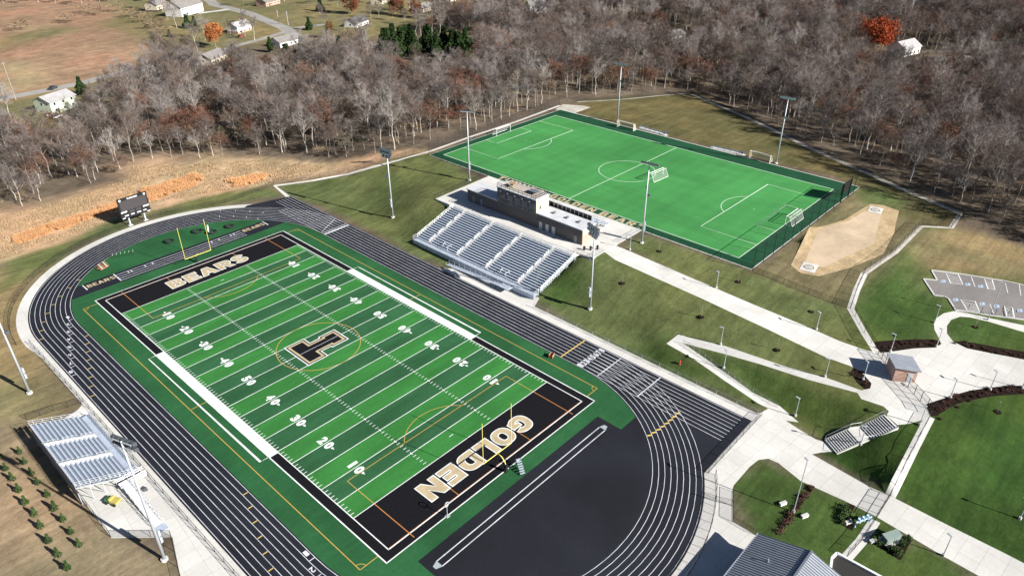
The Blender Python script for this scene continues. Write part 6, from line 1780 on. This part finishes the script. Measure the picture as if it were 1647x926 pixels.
# ------------------------------------------------------------------ houses
M['siding_white'] = noise_mix(mat('siding_white', (0.70, 0.69, 0.66), .8, .04, 1.0), .3, .05)
M['siding_green'] = mat('siding_green', (0.52, 0.58, 0.44), .8, .05, 1.0)
M['siding_tan'] = mat('siding_tan', (0.48, 0.42, 0.33), .8, .05, 1.0)
M['shingle'] = noise_mix(mat('shingle', (0.20, 0.185, 0.175), .9, .2, 3.0), .5, .12)
M['shingle_dark'] = noise_mix(mat('shingle_dark', (0.075, 0.075, 0.08), .9, .2, 3.0), .5, .12)
M['shingle_pale'] = noise_mix(mat('shingle_pale', (0.34, 0.33, 0.33), .9, .15, 3.0), .5, .1)
def house(label, px, L, Wd, wh, rh, rz, m_w, m_r, chimney=True, rows=1, lower=None):
    p_ = at(*px)
    o = thing('house', label, 'house', (p_[0], p_[1], p_[2] - .1), R(rz))
    hl, hw = L / 2, Wd / 2
    MB().box(-hl, hl, -hw, hw, 0, wh).build('wall', m_w, o)
    if lower: MB().box(-hl - .04, hl + .04, -hw - .04, hw + .04, 0, wh * .42).build('lower_wall', lower, o)
    for s_ in (-1, 1):
        MB().add([(s_ * hl, -hw, wh), (s_ * hl, hw, wh), (s_ * hl, 0, wh + rh), (s_ * (hl - .15), -hw, wh), (s_ * (hl - .15), hw, wh), (s_ * (hl - .15), 0, wh + rh)],
                 [(0, 1, 2), (5, 4, 3), (0, 3, 4, 1), (1, 4, 5, 2), (2, 5, 3, 0)]).build('gable', m_w, o)
        e = hw + .55; zz_ = wh - .55 * rh / hw
        q = MB().add([(-hl - .5, 0, wh + rh + .12), (hl + .5, 0, wh + rh + .12), (hl + .5, s_ * e, zz_ + .12), (-hl - .5, s_ * e, zz_ + .12), (-hl - .5, 0, wh + rh), (hl + .5, 0, wh + rh), (hl + .5, s_ * e, zz_), (-hl - .5, s_ * e, zz_)],
                     [(0, 1, 2, 3), (7, 6, 5, 4), (4, 5, 1, 0), (5, 6, 2, 1), (6, 7, 3, 2), (7, 4, 0, 3)])
        ro = q.build('roof', m_r, o)
        if chimney and s_ > 0: MB().box(hl * .3, hl * .3 + .8, .5, 1.2, wh + rh * .5, wh + rh + .9).build('chimney', 'brick_red', ro)
    for s_ in (-1, 1):
        for r_ in range(rows):
            z0 = .9 + r_ * wh / rows * .98
            for k in range(max(2, int(L / 3.4))):
                x = -hl + (k + .5) * L / max(2, int(L / 3.4))
                wn = MB().box(x - .62, x + .62, s_ * hw - (.07 if s_ < 0 else .0), s_ * hw + (.0 if s_ < 0 else .07), z0, z0 + 1.25).build('window', 'white', o)
                MB().box(x - .52, x + .52, s_ * (hw + .075) - .005, s_ * (hw + .075) + .005, z0 + .1, z0 + 1.15).build('pane', 'glass', wn)
        wn = MB().box(s_ * hl - (.07 if s_ < 0 else 0), s_ * hl + (0 if s_ < 0 else .07), -.6, .6, wh - 1.7, wh - .5).build('window', 'white', o)
        MB().box(s_ * (hl + .075) - .005, s_ * (hl + .075) + .005, -.5, .5, wh - 1.6, wh - .6).build('pane', 'glass', wn)
    MB().box(-hl * .5 - .5, -hl * .5 + .5, -hw - .09, -hw, 0, 2.1).build('door', 'far_dark', o)
    return o
RD = 0
house('large white gabled house with grey roof at the top left', (298, 22), 24, 13, 6.0, 4.2, 28, 'siding_white', 'shingle', rows=2)
house('small white bungalow with pale roof and brick base beside the orange tree', (386, 52), 13, 8, 4.4, 2.2, 22, 'siding_white', 'shingle_pale', lower='brick_red')
house('long house with pale brown roof at the road bend', (460, 72), 17, 9, 3.2, 2.2, 12, 'siding_white', 'shingle', chimney=False)
house('dark roofed white house below the rust leafed trees', (574, 42), 15, 9, 3.2, 2.8, 24, 'siding_white', 'shingle_dark', chimney=False)
house('pale green two-storey house beside the road at the left', (93, 176), 13, 9, 5.2, 2.0, 24, 'siding_green', 'shingle_pale', chimney=False, rows=2)
house('grey roofed house half hidden in the wood below the orange tree', (342, 100), 15, 9, 3.4, 2.4, 30, 'siding_tan', 'shingle', chimney=False)
house('white gabled house at the wood edge at the top centre', (862, 20), 12, 9, 5.4, 2.6, -30, 'siding_white', 'shingle', chimney=False, rows=2)
house('grey roofed house beside the bright red tree', (1452, 86), 15, 10, 4.0, 3.0, -12, 'siding_white', 'shingle_pale', chimney=False)
house('small white house deep in the wood at the top', (1085, 66), 9, 7, 4.0, 2.2, -25, 'siding_white', 'shingle', chimney=False)
house('low house with dark roof at the upper right edge', (1640, 112), 16, 9, 3.2, 2.2, -20, 'siding_tan', 'shingle_dark', chimney=False)
house('tan house half hidden by the rust leafed trees', (680, 18), 14, 9, 3.2, 2.2, 20, 'siding_tan', 'shingle', chimney=False)
house('brick house at the very top edge', (432, 8), 16, 9, 3.4, 2.4, 20, 'brick_red', 'shingle', chimney=False)
house('white house at the top edge right of the brick house', (492, -2), 15, 9, 3.4, 2.6, 15, 'siding_white', 'shingle_dark', chimney=False)
house('tan house at the top edge among the rust trees', (612, 6), 15, 9, 3.4, 2.6, 30, 'siding_tan', 'shingle', chimney=False)
house('white house at the top edge left of the garden shed', (716, 4), 14, 9, 3.4, 2.6, -15, 'siding_white', 'shingle', chimney=False)
house('brown roofed house left of the large white house', (252, 14), 14, 9, 3.6, 3.0, 35, 'siding_tan', 'shingle', chimney=False)
p_ = at(759, 21)
o = thing('garden_shed', 'small white garden shed on the lawn at the top', 'shed', tuple(p_), R(20))
MB().box(-2, 2, -1.6, 1.6, 0, 2.3).build('wall', 'siding_white', o)
for s_ in (-1, 1): MB().add([(-2.2, 0, 3.3), (2.2, 0, 3.3), (2.2, s_ * 1.9, 2.2), (-2.2, s_ * 1.9, 2.2), (-2.2, 0, 3.2), (2.2, 0, 3.2), (2.2, s_ * 1.9, 2.1), (-2.2, s_ * 1.9, 2.1)], [(0, 1, 2, 3), (7, 6, 5, 4), (4, 5, 1, 0), (5, 6, 2, 1), (6, 7, 3, 2), (7, 4, 0, 3)]).build('roof', 'shingle_pale', o)
MB().box(-.7, .7, -1.68, -1.6, 0, 2).build('door', 'galv', o)

# ------------------------------------------------------------------ cars
def car(label, px, rz, c):
    p_ = at(*px)
    o = thing('parked_car', label, 'car', (p_[0], p_[1], p_[2] + .02), R(rz))
    cm = mat('car_paint', c, .3, spec=.6)
    prof = [(-2.2, .35), (2.2, .35), (2.25, .75), (1.3, .95), (-2.1, 1.0), (-2.25, .7)]
    MB().add([(x, -.88, z) for x, z in prof] + [(x, .88, z) for x, z in prof], [tuple(range(6)), tuple(range(6, 12))[::-1]] + [(i, i + 6, (i + 1) % 6 + 6, (i + 1) % 6) for i in range(6)]).build('body', cm, o)
    MB().add([(-1.9, -.8, .98), (1.2, -.8, .93), (1.2, .8, .93), (-1.9, .8, .98), (-1.4, -.66, 1.45), (.45, -.66, 1.45), (.45, .66, 1.45), (-1.4, .66, 1.45)], [(4, 5, 6, 7), (0, 1, 5, 4), (1, 2, 6, 5), (2, 3, 7, 6), (3, 0, 4, 7)]).build('cabin', 'glass', o)
    MB().box(-1.35, .4, -.64, .64, 1.451, 1.49).build('roof', cm, o)
    for x in (-1.4, 1.4):
        for y in (-.8, .8): MB().tube([(x, y - .12, .33), (x, y + .12, .33)], .33, 12).build('wheel', 'rubber', o)
car('dark car with pale roof on the road above the pale green house', (86, 143), 38, (.05, .055, .06))
car('white car parked behind the pale green house', (80, 186), 70, (.7, .7, .7))
car('second white car parked behind the pale green house, nearer the wood', (91, 190), 20, (.66, .67, .68))
car('red car in front of the white bungalow', (388, 60), 20, (.3, .05, .05))
car('white car at the large white house driveway', (222, 0), 20, (.7, .7, .7))
car('white vehicle half hidden in the wood left of the scoreboard', (113, 236), 15, (.7, .7, .7))

# ------------------------------------------------------------------ utility poles
for lb_, px, ht, m_ in (('tall wooden utility pole beside the road at the left edge', (26, 162), 17, 'wood'), ('wooden utility pole in the wood above the soccer corner', (900, 96), 14, 'wood'), ('white utility pole at the road bend', (449, 40), 9, 'galv'), ('second utility pole at the road bend', (464, 42), 9, 'galv'), ('pale utility pole at the top of the wood', (1141, 22), 12, 'galv')):
    p_ = at(*px)
    o = thing('utility_pole', lb_, 'utility pole', tuple(p_), R(40), 'utility poles')
    MB().tube([(0, 0, -.2), (0, 0, ht)], [.2, .13], 8).build('pole', m_ if m_ != 'wood' else 'pole_wood', o) if False else MB().tube([(0, 0, -.2), (0, 0, ht)], [.22, .14], 8).build('pole', 'bark_pale' if m_ == 'wood' else m_, o)
    MB().box(-1.2, 1.2, -.07, .07, ht - .9, ht - .75).build('crossarm', 'bark_pale', o)
    for x in (-1, 0, 1): MB().tube([(x, 0, ht - .75), (x, 0, ht - .5)], .06, 6).build('insulator', 'galv', o)
p_ = at(1455, 60)
o = thing('lattice_tower', 'slim lattice radio tower in the wood right of the red tree', 'tower', tuple(p_))
for k in range(3):
    a = k * 2.094
    MB().tube([(.6 * math.cos(a), .6 * math.sin(a), 0), (.35 * math.cos(a), .35 * math.sin(a), 38)], .06, 5).build('leg', 'galv', o)
g = MB()
for z in range(0, 37):
    for k in range(3):
        a, b2 = k * 2.094, (k + 1) * 2.094
        r1 = .6 - .25 * z / 38
        g.tube([(r1 * math.cos(a), r1 * math.sin(a), z), (r1 * math.cos(b2), r1 * math.sin(b2), z + 1)], .03, 3)
g.build('bracing', 'galv', o)
